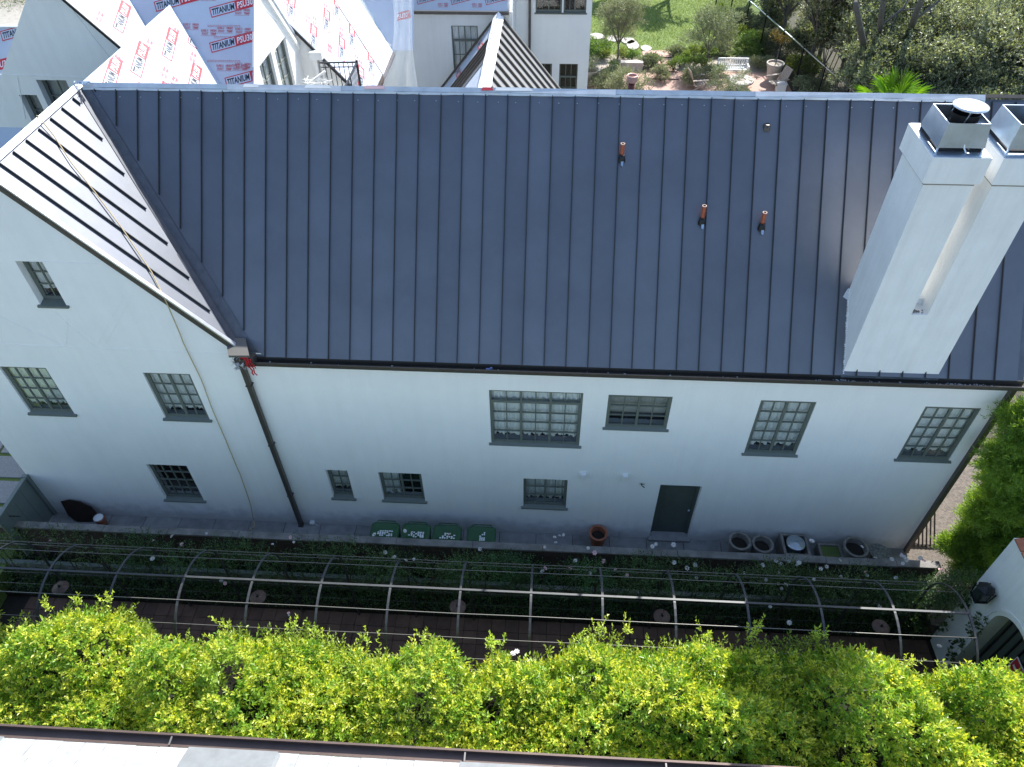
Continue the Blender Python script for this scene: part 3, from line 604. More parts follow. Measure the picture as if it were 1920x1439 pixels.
MB().prism([rp(CX0 - 0.10, 0.88, 0.01), rp(CX0 + 0.0, 0.84, 0.01), rp(CX0 + 0.0, 0.99, 0.02), rp(CX0 - 0.04, 0.97, 0.03)], N2 * 0.004).build('torn_flashing', capm, ch)
MB().box((CX0 - 0.02, -0.03, 5.50), (CX1 + 0.02, -0.001, 5.56)).build('base_flashing', galv, ch)
b = MB()
for k in range(14): 
    p = Vector((random.uniform(11.98, 12.2), random.uniform(0.02, 0.12), 6.985)); s_ = random.uniform(0.01, 0.03); b.prism([p, p + Vector((s_, 0, 0)), p + Vector((0, s_, 0))], (0, 0, s_))
b.build('mortar_debris', stonep, ch)
# ================================================================== REAR WINGS OF THE HOUSE
def plane_quad(name, pts, m, parent=house, th_=0.03):
    P_ = [Vector(p) for p in pts]; n_ = (P_[1] - P_[0]).cross(P_[2] - P_[0]).normalized()
    if n_.z < 0: P_ = P_[::-1]; n_ = -n_
    b = MB(); b.prism(P_, -n_ * th_); return b.build(name, m, parent)
# S1: continuing cross slope beyond the ridge;  valley with S2 runs in plan x+y = 4.59
VY = 7.64
s1 = plane_quad('underlayment', [(-3.05, RY + 0.0, 9.33), (-3.05, VY, 9.33), (0.0, VY - 3.05, 9.33 - 3.05 * T), (0.0, RY + 3.05, 9.33 - 3.05 * T), ], membr)
# S2: rear roof facing the viewer, ends at x=-1.1
def s2p(x, z, h=0): return Vector((x, VY + (z - 9.33) / T, z)) + N2 * h
ZR2 = 9.95
s2 = plane_quad('underlayment', [s2p(-1.1, 6.6), s2p(-1.1, ZR2), s2p(-5.2, ZR2), s2p(-5.2, 8.5), s2p(-3.05, 8.5)], membr)
plane_quad('underlayment', [s2p(-1.1, ZR2), s2p(-5.2, ZR2), (-5.2, 10.6, 7.2), (-1.1, 10.6, 7.2)], membr)
# S0: slope of the further gable
def s0p(y, x, h=0): return Vector((x, y, 4.75 - T * x)) + N1 * h
yvv = lambda x: VY + (4.75 - T * x - 9.33) / T
s0 = plane_quad('underlayment', [s0p(5.95, -4.88), s0p(5.95, -3.5), s0p(yvv(-3.5), -3.5), s0p(yvv(-4.88), -4.88)], membr)
MB().bar(s0p(5.93, -4.9, 0.02), s0p(5.93, -3.6, 0.02), 0.03, 0.06).build('rake_board', black, house)
# G: the gable wall behind
GW = [(-5.9, -5.2, 7.35, 8.23), (-6.47, -6.05, 7.0, 7.88)]
wall('rear_gable_wall', -7.4, -3.3, 3.0, 10.5, 6.0, GW, [(T, 1, 4.75 - 0.02), (-1.16, 1, 1.16 * 4.88 + 10.40)], rev=0.2, m=stucco3)
window(*GW[0], 6.0, 2, 2, rev=0.2, leaves=1, back='blind', sill=False)
window(*GW[1], 6.0, 1, 2, rev=0.2, leaves=1, back='blind', sill=False)
gtr = MB()
for a, b_ in (((-4.45, 9.9), (-3.75, 8.2)), ((-6.9, 8.35), (-4.0, 8.28)), ((-6.3, 8.3), (-6.6, 7.3))): gtr.bar((a[0], 5.995, a[1]), (b_[0], 5.995, b_[1]), 0.014, 0.012, up=(0, -1, 0))
gtr.build('plaster_trim', stucco3, house)
# far left roof with underlayment and gutter edge
ZL = ony(20, 52, 7.5).z
def sLp(x, z): return Vector((x, 7.5 + (z - ZL) / T, z))
sL = plane_quad('underlayment', [sLp(-5.9, ZL), sLp(-12, ZL), sLp(-12, 5.8), sLp(-7.45, 5.8)], membr)
MB().bar(sLp(-12, ZL + 0.02), sLp(-6.0, ZL + 0.02), 0.10, 0.03).build('ridge_strip', capm, sL)
MB().box((-14, 2.7, 6.9), (-6.3, 2.86, 7.02)).build('gutter', capm, house)
plane_quad('underlayment', [(-14, 2.8, 6.95), (-6.4, 2.8, 6.95), (-6.4, 1.2, 5.3), (-14, 1.2, 5.3)], membr)
# W: end wall of the rear roof, facing +x
z_at = lambda y: 9.33 + (y - VY) * T
WW = [(7.08, 8.00, 6.3, 8.16), (8.24, 9.20, 6.3, 8.08)]
wall('end_wall', 5.0, 10.4, 4.5, 10.6, -1.1, WW, [(-T, 1, 9.33 - VY * T - 0.03), (1.13, 1, 9.17 + 8.5 * 1.13)], rev=0.10, m=stucco3, axis='x')
for q in WW: window(*q, -1.1, 2, 4, rev=0.10, leaves=1, back='net', sill=False, axis='x', mw=0.03)
MB().bar((-1.08, 8.1, 9.66), (-1.08, 10.0, 7.50), 0.07, 0.10).build('coping', stucco3, house)
b = MB()
for a, b_ in (((7.9, 9.2), (7.35, 8.5)), ((7.2, 8.9), (6.7, 8.3)), ((8.3, 9.0), (8.9, 8.5))): b.bar((-1.098, a[0], a[1]), (-1.098, b_[0], b_[1]), 0.016, 0.01, up=(1, 0, 0))
b.build('plaster_trim', stucco3, house)
# S3: sunlit slope beyond, eave at z=6, with its gable wall facing us
def s3p(y, x, h=0): return Vector((x, y, 6.70 - 1.163 * x)) + N1 * h
s3 = plane_quad('underlayment', [s3p(10.0, -1.9), s3p(10.0, 0.6), s3p(13.85, 0.6), s3p(15.9, -1.9)], membr)
wall('inner_gable_wall', -1.9, 0.7, 3.0, 9.0, 10.05, [], [(1.163, 1, 6.70 - 0.03)], m=stucco3)
MB().bar(s3p(10.0, -1.9, -0.03), s3p(10.0, 0.62, -0.03), 0.06, 0.07).build('rake_board', black, house)
MB().box((0.60, 10.0, 5.86), (0.68, 13.8, 5.97)).build('fascia', wallbrick, s3)
b = MB(); b.bar(s3p(13.3, -0.9, 0.012), s3p(12.0, 0.62, 0.012), 0.02, 0.006, up=N1); b.build('membrane_seam', stonep, s3)
plane_quad('capping_sheet', [s3p(13.35, -0.9, 0.01), s3p(12.05, 0.62, 0.01), s3p(13.8, 0.60, 0.01), s3p(15.3, -0.9, 0.01)], membr2, s3, 0.005)
MB().box((-0.72, 9.86, 4.2), (-0.62, 10.0, 7.35)).box((-0.55, 9.90, 4.2), (-0.50, 10.0, 7.2)).box((-0.78, 9.82, 7.25), (-0.45, 10.0, 7.45)).build('downspout', whitep, house)
# S4: rear roof behind C
plane_quad('underlayment', [(-1.9, 17.3, 6.1), (4.05, 17.3, 6.1), (4.05, 19.5, 6.1 + 2.2 * T), (-1.9, 19.5, 6.1 + 2.2 * T)], membr)
s4 = plane_quad('underlayment', [s3p(13.85, 0.6), s3p(15.9, -1.9), (-1.9, 17.0, 6.0 + 3.15 * T + 0.2), (1.25, 16.2, 6.0 + 2.35 * T), (1.25, 13.9, 6.0)], membr)
# C: centre rear wall
CW = [(2.02, 2.97, 2.6, 5.56)]
wall('rear_centre_wall', -1.5, 4.05, -0.02, 6.06, 17.4, CW, rev=0.08, m=stucco3)
window(*CW[0], 17.4, 4, 5, rev=0.08, back='net', sill=False, transom=0.45)
MB().box((0.3, 17.24, 5.98), (4.1, 17.38, 6.07)).build('gutter', bronze, house)
MB().box((4.05, 17.42, -0.02), (4.12, 21.5, 7.0)).build('side_wall', stucco3, house)
MB().box((4.13, 17.35, 1.0), (4.21, 17.43, 6.05)).build('downspout', whitep, house)
# R: right rear wing
RW = [(4.90, 5.95, 4.64, 6.3), (6.02, 6.92, 4.64, 6.3), (5.93, 6.71, 0.3, 2.66), (5.0, 5.62, 1.0, 2.66)]
wall('rear_right_wall', 4.12, 7.05, -0.02, 8.2, 21.5, RW, rev=0.12, m=stucco)
window(*RW[0], 21.5, 4, 3, rev=0.12, back='none', sill=True); window(*RW[1], 21.5, 4, 3, rev=0.12, back='none', sill=True)
window(*RW[2], 21.5, 3, 4, rev=0.12, leaves=1, back='none', sill=False, transom=0.5); window(*RW[3], 21.5, 2, 3, rev=0.12, leaves=1, back='none', sill=True)
MB().box((7.05, 21.5, -0.02), (7.15, 27, 8.2)).build('side_wall', stucco, house)
MB().box((4.62, 21.38, 0.0), (4.72, 21.47, 8.0)).build('downspout', bronze, house)
# triangular gabled wing with part finished metal roof
TX, TZ, TY = 3.74, 6.0, 17.2
rt = MB(); 
for s_ in (-1, 1): rt.add([(TX, TY, TZ - 0.03), (TX, 9.5, TZ - 0.03), (TX + s_ * 3.0, 9.5, TZ - 0.03 - 3.0 * 1.2), (TX + s_ * 3.0, TY, TZ - 0.03 - 3.0 * 1.2)], [(0, 1, 2, 3)])
rt = rt.build('wing_roof', membr, house)
al = math.atan(1.2)
def tp(s_, y, d, h=0): return Vector((TX + s_ * d * math.cos(al), y, TZ - d * math.sin(al))) + Vector((s_ * math.sin(al), 0, math.cos(al))) * h
lightm = mat('light grey roof panel', (0.27, 0.27, 0.27), 0.5, 0.3, var=0.08)
for s_, ys in ((1, [TY - 0.62 * i for i in range(12)]), (-1, [TY - 1.75 - 0.42 * i for i in range(5)])):
    dd_ = ys[0] - ys[1]
    for i, y in enumerate(ys[:-1]):
        b = MB(); b.prism([tp(s_, y, 0.02, 0), tp(s_, y, 4.4, 0), tp(s_, y - dd_, 4.4, 0), tp(s_, y - dd_, 0.02, 0)], Vector((s_ * math.sin(al), 0, math.cos(al))) * 0.008, 0)
        b.prism([tp(s_, y - 0.01, 0.05, 0.008), tp(s_, y - 0.07, 0.05, 0.008), tp(s_, y - 0.07, 0.05, 0.08), tp(s_, y - 0.01, 0.05, 0.08)], tp(s_, y, 4.4) - tp(s_, y, 0.05), 1)
        b.build('roof_panel', [lightm, bronze], rt, center=True)
MB().bar(tp(-1, TY + 0.02, 0.02, 0.03), tp(-1, TY + 0.02, 4.4, 0.03), 0.10, 0.07).build('rake_trim', bronze, rt)
MB().bar(tp(1, TY + 0.02, 0.02, 0.03), tp(1, TY + 0.02, 4.4, 0.03), 0.06, 0.07).build('rake_trim', bronze, rt)
MB().bar(tp(1, TY + 0.08, 0.02, 0.05), tp(1, TY + 0.08, 4.4, 0.05), 0.03, 0.05).build('rake_edge', brightm, rt)
b = MB(); n_ = 22; vs = []
for i in range(n_ + 1):
    y = TY + 0.05 - (TY - 10.0) * i / n_; wv = 0.19 + random.uniform(-0.012, 0.012)
    vs += [(TX - wv, y, TZ + 0.02 - wv * 0.55), (TX, y, TZ + 0.09), (TX + wv, y, TZ + 0.02 - wv * 0.55)]
b.add(vs, [q for i in range(n_) for q in ((3 * i, 3 * i + 1, 3 * i + 4, 3 * i + 3), (3 * i + 1, 3 * i + 2, 3 * i + 5, 3 * i + 4))]); b.build('ridge_sheet', membr2, rt)
b = MB()
for k in range(30):
    y = random.uniform(10.3, TY - 0.2); xx = TX + random.uniform(-0.12, 0.12); s_ = random.uniform(0.02, 0.07)
    b.bar((xx, y, TZ + 0.096 - abs(xx - TX) * 0.9), (xx + random.uniform(-0.02, 0.02), y + s_, TZ + 0.096 - abs(xx - TX) * 0.9), 0.012, 0.006)
cs_ = b.build('crease_marks', stonep, rt); cs_['kind'] = 'stuff'
# ---------------- printed text on the underlayment
def textmesh(txt, size, shear=0.0, off=0.02, spx=1.0):
    cu = bpy.data.curves.new('t', 'FONT'); cu.body = txt; cu.size = size; cu.shear = shear; cu.offset = off; cu.space_character = spx; cu.resolution_u = 2
    ob = bpy.data.objects.new('t', cu); C.objects.link(ob); dg = bpy.context.evaluated_depsgraph_get(); me = ob.evaluated_get(dg).to_mesh()
    V = [tuple(v.co) for v in me.vertices]; F = [tuple(p.vertices) for p in me.polygons]
    bpy.data.objects.remove(ob); bpy.data.curves.remove(cu); return V, F
def fit(VF, x0, x1, y0, y1, z):
    V, F = VF; A = np.array(V); mn = A.min(0); mx = A.max(0)
    return [((v[0] - mn[0]) / (mx[0] - mn[0]) * (x1 - x0) + x0, (v[1] - mn[1]) / (mx[1] - mn[1]) * (y1 - y0) + y0, z) for v in V], F
def slab(b, x0, x1, y0, y1, z, mi, h=0.001, sh=0.0):
    b.add([(x0 + y0 * sh, y0, z), (x1 + y0 * sh, y0, z), (x1 + y1 * sh, y1, z), (x0 + y1 * sh, y1, z)], [(0, 1, 2, 3)], mi)
lg = MB()
slab(lg, 0, 1.10, 0, 0.235, 0.0015, 0); slab(lg, 0.022, 0.60, 0.022, 0.213, 0.0025, 3)
V, F = fit(textmesh('TITANIUM', 1, 0.2, 0.03), 0.045, 0.585, 0.045, 0.19, 0.004); lg.add(V, F, 1)
V, F = fit(textmesh('PSU30', 1, 0.2, 0.015), 0.64, 1.02, 0.045, 0.19, 0.004); lg.add(V, F, 2)
V, F = fit(textmesh('HT', 1, 0.0, 0.01), 1.03, 1.07, 0.13, 0.18, 0.004); lg.add(V, F, 2)
lg0 = lg.build('printed_logo', [inkred, inkblk, inkwht, membr], s1, o=(0, 0, 0)); LOGO = lg0.data; bpy.data.objects.remove(lg0)
st = MB()
for tx, a, b_ in (('SURE //', 0, 0.17), ('FOOT', 0.02, 0.17)):
    y0 = 0.07 if tx[0] == 'S' else 0.0; V, F = fit(textmesh(tx, 1, 0, 0.03), a, b_, y0, y0 + 0.055, 0.003); st.add(V, F, 0)
for tx, y0 in (('HIGH', 0.07), ('TEMP', 0.0)): V, F = fit(textmesh(tx, 1, 0, 0.04), 0.22, 0.36, y0, y0 + 0.055, 0.003); st.add(V, F, 0)
slab(st, 0, 0.36, -0.02, -0.014, 0.003, 0)
st0 = st.build('printed_stamp', [inkpink], s1, o=(0, 0, 0)); STAMP = st0.data; bpy.data.objects.remove(st0)
fl = MB()
for j in range(2):
    x = 0
    while x < 0.75: l_ = random.uniform(0.02, 0.06); slab(fl, x, x + l_, -0.03 * j, -0.03 * j + 0.010, 0.003, 0); x += l_ + 0.012
fl0 = fl.build('fine_print', [inkpink], s1, o=(0, 0, 0)); FINE = fl0.data; bpy.data.objects.remove(fl0)
CLIPS = {}
def stamp(data, name, parent, P0, U, V_, ang):
    U = Vector(U).normalized(); V_ = Vector(V_).normalized(); N_ = U.cross(V_)
    if N_.z < 0: pass
    ca, sa = math.cos(ang), math.sin(ang); A = U * ca + V_ * sa; B = -U * sa + V_ * ca
    m_ = Matrix((A, B, N_)).transposed().to_4x4(); m_.translation = Vector(P0) - org(parent) + N_ * 0.004
    pl_ = CLIPS.get(parent.name, [])
    if pl_:
        wm = Matrix.Translation(org(parent)) @ m_; inv = wm.inverted()
        lp_ = [(inv @ Vector(c_), (inv.to_3x3() @ Vector(n_)).normalized()) for c_, n_ in pl_]
        co_ = [v.co for v in data.vertices]
        if any((c - a).dot(n) > 0 for c in co_ for a, n in lp_):
            if any(all((c - a).dot(n) > 0 for c in co_) for a, n in lp_): return None
            bm = bmesh.new(); bm.from_mesh(data)
            for a, n in lp_: bmesh.ops.bisect_plane(bm, geom=bm.verts[:] + bm.edges[:] + bm.faces[:], plane_co=a, plane_no=n, clear_outer=True)
            if not bm.faces: bm.free(); return None
            data = data.copy(); bm.to_mesh(data); bm.free()
    o = bpy.data.objects.new(name, data); C.objects.link(o); o.parent = parent; o.matrix_local = m_; return o
CLIPS[s1.name] = [((0, 4.57, 0), (1, 1, 0)), ((-3.03, 0, 0), (-1, 0, 0))]
CLIPS[s2.name] = [((-1.12, 0, 0), (1, 0, 0))]
CLIPS[s0.name] = [((0, 5.97, 0), (0, -1, 0)), ((0, 3.69, 0), (1, 1, 0))]
CLIPS[s3.name] = [((0, 10.02, 0), (0, -1, 0)), ((0.59, 0, 0), (1, 0, 0)), ((0, 14.4, 0), (1, 1, 0))]
CLIPS[s4.name] = [((1.2, 0, 0), (1, 0, 0))]
CLIPS[rt.name] = [((0, 17.18, 0), (0, 1, 0)), ((3.72, 0, 0), (1, 0, 0))]
A15 = math.radians(15)
def prints(parent, P, Us, Vs, logos, cond, lim, ang=A15, N_=None):
    """P(u,v)->point; logos: list of (u,v) start points"""
    for (a, b_) in logos: stamp(LOGO, 'printed_logo', parent, P(a, b_), Us, Vs, ang)
    for (a, b_) in logos:
        for (da, db, nm, dt) in ((0.55, -0.34, 'printed_stamp', STAMP), (-0.25, 0.40, 'printed_stamp', STAMP), (0.05, -0.42, 'fine_print', FINE), (-0.1, -0.17, 'fine_print', FINE)):
            if cond(a + da, b_ + db): stamp(dt, nm, parent, P(a + da, b_ + db), Us, Vs, ang if nm == 'printed_stamp' and parent is not s2 else (0.0 if parent is s2 else 0.02))
Us1, Vs1 = (0, 1, 0), (-CS, 0, SN)
P1 = lambda a, b_: Vector((-3.05 - b_ * CS, a, 9.33 + b_ * SN))
prints(s1, P1, Us1, Vs1, [(5.87, -0.80), (4.66, -0.62), (3.65, -0.48), (5.42, -1.60), (4.10, -1.42), (6.95, -0.98)], lambda a, b_: -2.3 < b_ < -0.1 and a > 3.2 and a + 0.4 < 7.6 + b_ * CS, None)
Us2, Vs2 = (1, 0, 0), (0, CS, SN)
P2_ = lambda a, b_: Vector((a, VY + b_ * CS, 9.33 + b_ * SN))
prints(s2, P2_, Us2, Vs2, [(-2.08, -0.30), (-2.08, -1.08), (-1.72, -1.86)], lambda a, b_: -2.4 < b_ < 0.6 and a < -1.5 and a > -3.0 - b_ * CS - 0.0, None)
for (a, b_) in ((-3.38, -0.40 + 0.22), (-2.9, -0.08 + 0.2), (-3.6, 0.36)): stamp(LOGO, 'printed_logo', s2, P2_(a, b_), Us2, Vs2, A15)
for (a, b_) in ((-2.75, -0.55), (-1.55, -0.22), (-1.45, -0.78), (-1.95, -0.62), (-1.6, -1.45), (-2.3, 0.15)): stamp(STAMP, 'printed_stamp', s2, P2_(a, b_), Us2, Vs2, 0)
P0_ = lambda a, b_: Vector((-3.94 - b_ * CS, a, 9.33 + b_ * SN))
prints(s0, P0_, Us1, Vs1, [(6.45, -0.32), (6.1, -0.05)][:1] + [(5.98, 0.1)][:0], lambda a, b_: 6.0 < a < 6.8 and -0.2 < b_ < 0.5, None)
P3_ = lambda a, b_: Vector((0.602 - b_ * CS, a, 6.0 + b_ * SN))
prints(s3, P3_, Us1, Vs1, [(10.0, 1.88), (11.35, 1.83), (10.75, 1.10), (11.84, 1.03), (11.5, 0.2), (10.29, 0.25), (10.3, 2.72), (12.5, 1.79), (10.1, 3.4)], lambda a, b_: 10.1 < a < 13.0 - 0 * b_ and 0.1 < b_ < 3.4 and a < 12.1 + b_ * 0.85, None)
def onplane(px, py, P_, N_): d_ = ray(px, py); return CAM + d_ * ((Vector(P_) - CAM).dot(N_) / d_.dot(N_))
for q_ in [onplane(px, py, sLp(0, ZL), N2) for (px, py) in ((5, 78), (-55, 147))]: stamp(LOGO, 'printed_logo', sL, q_, Us2, Vs2, A15)
P4_ = lambda a, b_: Vector((a, 17.3 + b_ * CS, 6.1 + b_ * SN))
s4b = [o for o in house.children if o.name.startswith('underlayment')][-2]
for a in (0.9, 2.1, 3.3): stamp(LOGO, 'printed_logo', s4b, P4_(a, 0.18), Us2, Vs2, A15); stamp(STAMP, 'printed_stamp', s4b, P4_(a - 0.5, 0.12), Us2, Vs2, 0)
def s4p(x, v): return Vector((x, 13.85 + v * CS, 6.0 + v * SN))
for (x, v) in ((-0.15, 1.45), (0.1, 0.75)): stamp(LOGO, 'printed_logo', s4, s4p(x, v), Us2, Vs2, A15)
for a, b_ in ((13.4, -0.25), (14.0, -0.5), (15.0, -0.9), (16.0, -1.6)): pass
tl = lambda y, d: tp(-1, y, d, 0.0)
for (y, d) in ((16.9, 1.2), (16.95, 2.5), (16.9, 3.7), (14.2, 2.4), (14.0, 3.3)): stamp(LOGO, 'printed_logo', rt, tl(y, d) , (0, -1, 0), (math.cos(al), 0, math.sin(al)), A15)
# ================================================================== draped things around the rear roofs
def cloth(name, grid, m, label, cat, parent=None):
    b = MB(); R_, Cn = len(grid), len(grid[0]); b.add([p for row in grid for p in row], [(i * Cn + j, i * Cn + j + 1, (i + 1) * Cn + j + 1, (i + 1) * Cn + j) for i in range(R_ - 1) for j in range(Cn - 1)])
    o = b.build(name, m, parent, smooth=True); sol = o.modifiers.new('thickness', 'SOLIDIFY'); sol.thickness = 0.004
    if not parent: tag(o, label, cat)
    return o
sheet = clearmat('clear builder sheeting', (0.88, 0.93, 0.93), 0.14, 0.55)
grid = []
for i in range(26):
    tt = i / 25; row = []
    lx = 733 + 6 * math.sin(tt * 5) - (30 * max(0, tt - 0.55) / 0.45) ; rx = 772 + 28 * max(0, tt - 0.45) ** 1.3 * 1.2
    for j in range(15):
        s_ = j / 14; px = lx + (rx - lx) * s_; py = -25 + 215 * tt
        Y = 12.6 + 0.22 * math.sin(s_ * 17 + tt * 2.2) + 0.10 * math.sin(s_ * 31 + tt * 5) - 0.9 * tt
        row.append(ony(px, py, Y))
    grid.append(row)
cloth('plastic_sheet', grid, sheet, 'white translucent plastic sheet hanging in folds beside the rear wall', 'plastic sheet')
# folds of sheeting lying over the sunlit slope next to it
grid = []
for i in range(12):
    row = []
    for j in range(10):
        a = 13.1 + 1.35 * j / 9; b_ = 0.15 + 2.4 * i / 11; hh = 0.05 + 0.05 * math.sin(a * 9 + b_ * 4) + 0.03 * math.sin(b_ * 13)
        x = 0.602 - b_ * CS; row.append(s3p(a + 0.55 * b_ - 0.4, x, hh))
    grid.append(row)
cloth('plastic_sheet', grid, sheet, 'crumpled white plastic sheet lying on the sunlit printed roof slope', 'plastic sheet')
# balcony railing
rl = thing('balcony_railing', 'black iron balcony railing in front of the printed roof slope', 'railing', (1.2, 8.6, 7.0))
za = 7.45
A_, B_, C_ = ony(598, 117, 9.6), ony(669, 116, 9.6), None
zt = A_.z; A_ = onz(600, 118, zt); B_ = onz(669, 117, zt); C_ = onz(630, 200, zt)
b = MB(); b.bar(A_, B_, 0.05, 0.03).bar(B_, C_, 0.05, 0.03).bar(A_ - Vector((0, 0, 0.12)), B_ - Vector((0, 0, 0.12)), 0.03, 0.02).bar(A_ - Vector((0, 0, 0.85)), B_ - Vector((0, 0, 0.85)), 0.03, 0.03); b.build('rail', black, rl)
MB().bar(B_ + Vector((0, 0, 0.05)), B_ - Vector((0, 0, 1.0)), 0.05, 0.05, up=(1, 0, 0)).build('post', black, rl)
for k in range(1, 8): p = A_.lerp(B_, k / 8); MB().bar(p, p - Vector((0, 0, 0.85)), 0.018, 0.018, up=(1, 0, 0)).build('baluster', black, rl, center=True)
for k in range(1, 22): p = B_.lerp(C_, k / 22); MB().bar(p, p - Vector((0, 0, 0.85)), 0.018, 0.018, up=(1, 0, 0)).build('baluster', black, rl, center=True)
# debris by the downspout
db = MB(); o_ = ony(590, 158, 9.0)
for k in range(8): db.tube([o_ + Vector((random.uniform(-0.4, 0.5), random.uniform(-0.3, 0.3), random.uniform(0, 0.15))) for _ in range(4)], 0.008, 5)
db.bar(o_ + Vector((-0.1, 0, 0.05)), o_ + Vector((0.3, 0.15, 0.28)), 0.06, 0.05); tag(db.build('cable_tangle', whitep), 'loose white cable tangle with a bracket on the rear roof by the railing', 'cable')
MB  # noqa
# copper flue standing behind the ridge
fl_ = thing('flue_pipe', 'dark copper flue pipe with a pale round hood rising behind the ridge', 'flue', (8.1, 6.0, 7.0))
q = ony(1185, 150, 5.2)
MB().tube([(q.x, q.y, q.z - 1.2), (q.x, q.y, q.z)], 0.075, 18).build('pipe', mat('dark copper', (0.16, 0.06, 0.045), 0.25, 0.8), fl_, smooth=True)
MB().lathe((q.x, q.y, q.z - 0.02), [(0.10, -0.02), (0.115, 0.0), (0.115, 0.10), (0.10, 0.12), (0.085, 0.10), (0.07, 0.02)], 24).build('hood', mat('pinkish hood', (0.40, 0.24, 0.20), 0.5, 0.2), fl_, smooth=True)
# rope over the gable and down the wall
pts = [(-3.09, 1.80, 9.38), (-3.02, 1.74, 9.40), (-2.81, 1.61, 9.12), (-2.51, 1.32, 8.77), (-2.16, 1.08, 8.36), (-1.73, 0.75, 7.87), (-1.2, 0.27, 7.25), (-0.95, -0.05, 6.93), (-0.92, -0.09, 6.75), (-0.95, -0.05, 5.9), (-0.94, -0.04, 4.9), (-0.95, -0.05, 4.0), (-0.99, -0.03, 2.8), (-0.97, -0.04, 1.9), (-1.07, -0.03, 0.65), (-1.12, -0.05, 0.12), (-1.10, -0.2, 0.03), (-1.22, -0.33, 0.03)]
P_ = []
for i in range(len(pts) - 1):
    for k in range(5):
        t_ = k / 5; a, b_ = Vector(pts[i]), Vector(pts[i + 1]); q = a.lerp(b_, t_); q.x += 0.010 * math.sin((i + t_) * 3.3) if i > 8 else 0; P_.append(q)
tag(MB().tube(P_, 0.011, 6).build('rope', ropem), 'thin tan rope running over the sunlit gable roof and down the white wall', 'rope')
# red rag and foil at the downspout head
b = MB()
for k in range(3):
    a = Vector((0.20 + 0.05 * k, -0.20, 5.66)); P_ = [a + Vector((0.02 * math.sin(i * 1.7 + k) + 0.012 * i, -0.02, -0.06 * i)) for i in range(8 if k < 2 else 5)]
    for p, q in zip(P_[:-1], P_[1:]): b.bar(p, q, 0.028 - 0.006 * k, 0.008, up=(0, -1, 0))
b.tube([(0.13, -0.2, 5.68), (0.2, -0.25, 5.73), (0.27, -0.22, 5.69)], 0.025, 6)
tag(b.build('red_rag', mat('red cloth', (0.45, 0.01, 0.02), 0.7)), 'torn red rag hanging from the gutter corner', 'rag')
b = MB()
for k in range(26):
    c = Vector((0.05 + random.uniform(-0.10, 0.12), -0.23 + random.uniform(-0.04, 0.04), 5.56 + random.uniform(-0.12, 0.09))); b.add([c + Vector([random.uniform(-0.06, 0.06) for _ in range(3)]) for _ in range(3)], [(0, 1, 2)])
fo = b.build('crumpled_foil', mat('grey crumpled foil', (0.38, 0.38, 0.39), 0.5, 0.1)); tag(fo, 'crumpled grey foil stuffed into the gutter corner above the downspout', 'foil'); fo.modifiers.new('t', 'SOLIDIFY').thickness = 0.003
tag(MB().box((4.72, -0.12, gz - 0.05), (4.81, -0.08, gz - 0.02)).box((4.80, -0.11, gz - 0.05), (4.84, -0.09, gz + 0.015)).build('glove', mat('blue glove', (0.16, 0.22, 0.42), 0.7)), 'small blue scrap left lying in the front gutter', 'scrap')
# ================================================================== WALKWAY, WALL, PATH
wk = struct(MB().box((-6.6, -0.9, -0.64), (14.35, -0.002, -0.05)).build('walkway', soil))
xx = -6.45; 
while xx < 14.1:
    w_ = 0.87; e = min(xx + w_ - 0.012, 14.33)
    MB().box((xx, -0.895, -0.05), (e, -0.004, random.uniform(-0.003, 0.003))).build('paving_slab', concrete, wk, center=True); xx += w_
rw = thing('garden_wall', 'long low brick retaining wall with a weathered cap between walkway and rose bed', 'wall', (4, -1.0, -0.6))
MB().box((-9, -1.06, -0.66), (14.45, -0.93, 0.90)).build('wall_core', wallbrick, rw)
xx = -9
while xx < 14.4:
    l_ = random.uniform(1.3, 1.9); e = min(xx + l_ - 0.01, 14.45); j = random.uniform(-0.006, 0.006)
    MB().box((xx, -1.085 + j, 0.90), (e, -0.915 + j, 0.95 + random.uniform(-0.004, 0.004))).build('cap_stone', capstone, rw, center=True); xx += l_
MB().box((-9, -1.45, -0.66), (14.3, -1.35, -0.05)).build('lower_kerb', concrete, rw)
MB().box((-9, -1.47, 0.0), (5.2, -1.37, 0.04)).build('lower_rail', gatep, rw)
struct(MB().box((-12, -1.95, -0.66), (14.5, -1.06, -0.50)).build('rose_bed', soil))
struct(MB().box((-12, -6.1, -0.66), (14.4, -4.0, -0.55)).build('hedge_bed', soil))
ph = struct(MB().box((-12, -4.0, -0.66), (14.5, -1.95, -0.615)).build('tiled_path', soil))
tp0 = MB().box((-0.149, -0.149, -0.014), (0.149, 0.149, 0.006)).build('clay_tile', tilem, ph, o=(0, 0, 0)); td = tp0.data; bpy.data.objects.remove(tp0)
for i in range(66):
    for j in range(4):
        o = bpy.data.objects.new('clay_tile', td); C.objects.link(o); o.parent = ph
        o.location = Vector((-5.9 + i * 0.31, -2.11 - j * 0.31, -0.600 + random.uniform(-0.003, 0.003))) - org(ph); o.rotation_euler = (0, 0, random.choice([0, 1, 2, 3]) * math.pi / 2 + random.uniform(-0.01, 0.01))
b = MB()
for i in range(66):
    for j in range(4, 6): b.box((-6.05 + i * 0.31, -2.26 - j * 0.31, -0.61), (-5.752 + i * 0.31, -1.962 - j * 0.31, -0.595))
o = b.build('clay_tile', tilem, ph); o['kind'] = 'stuff'
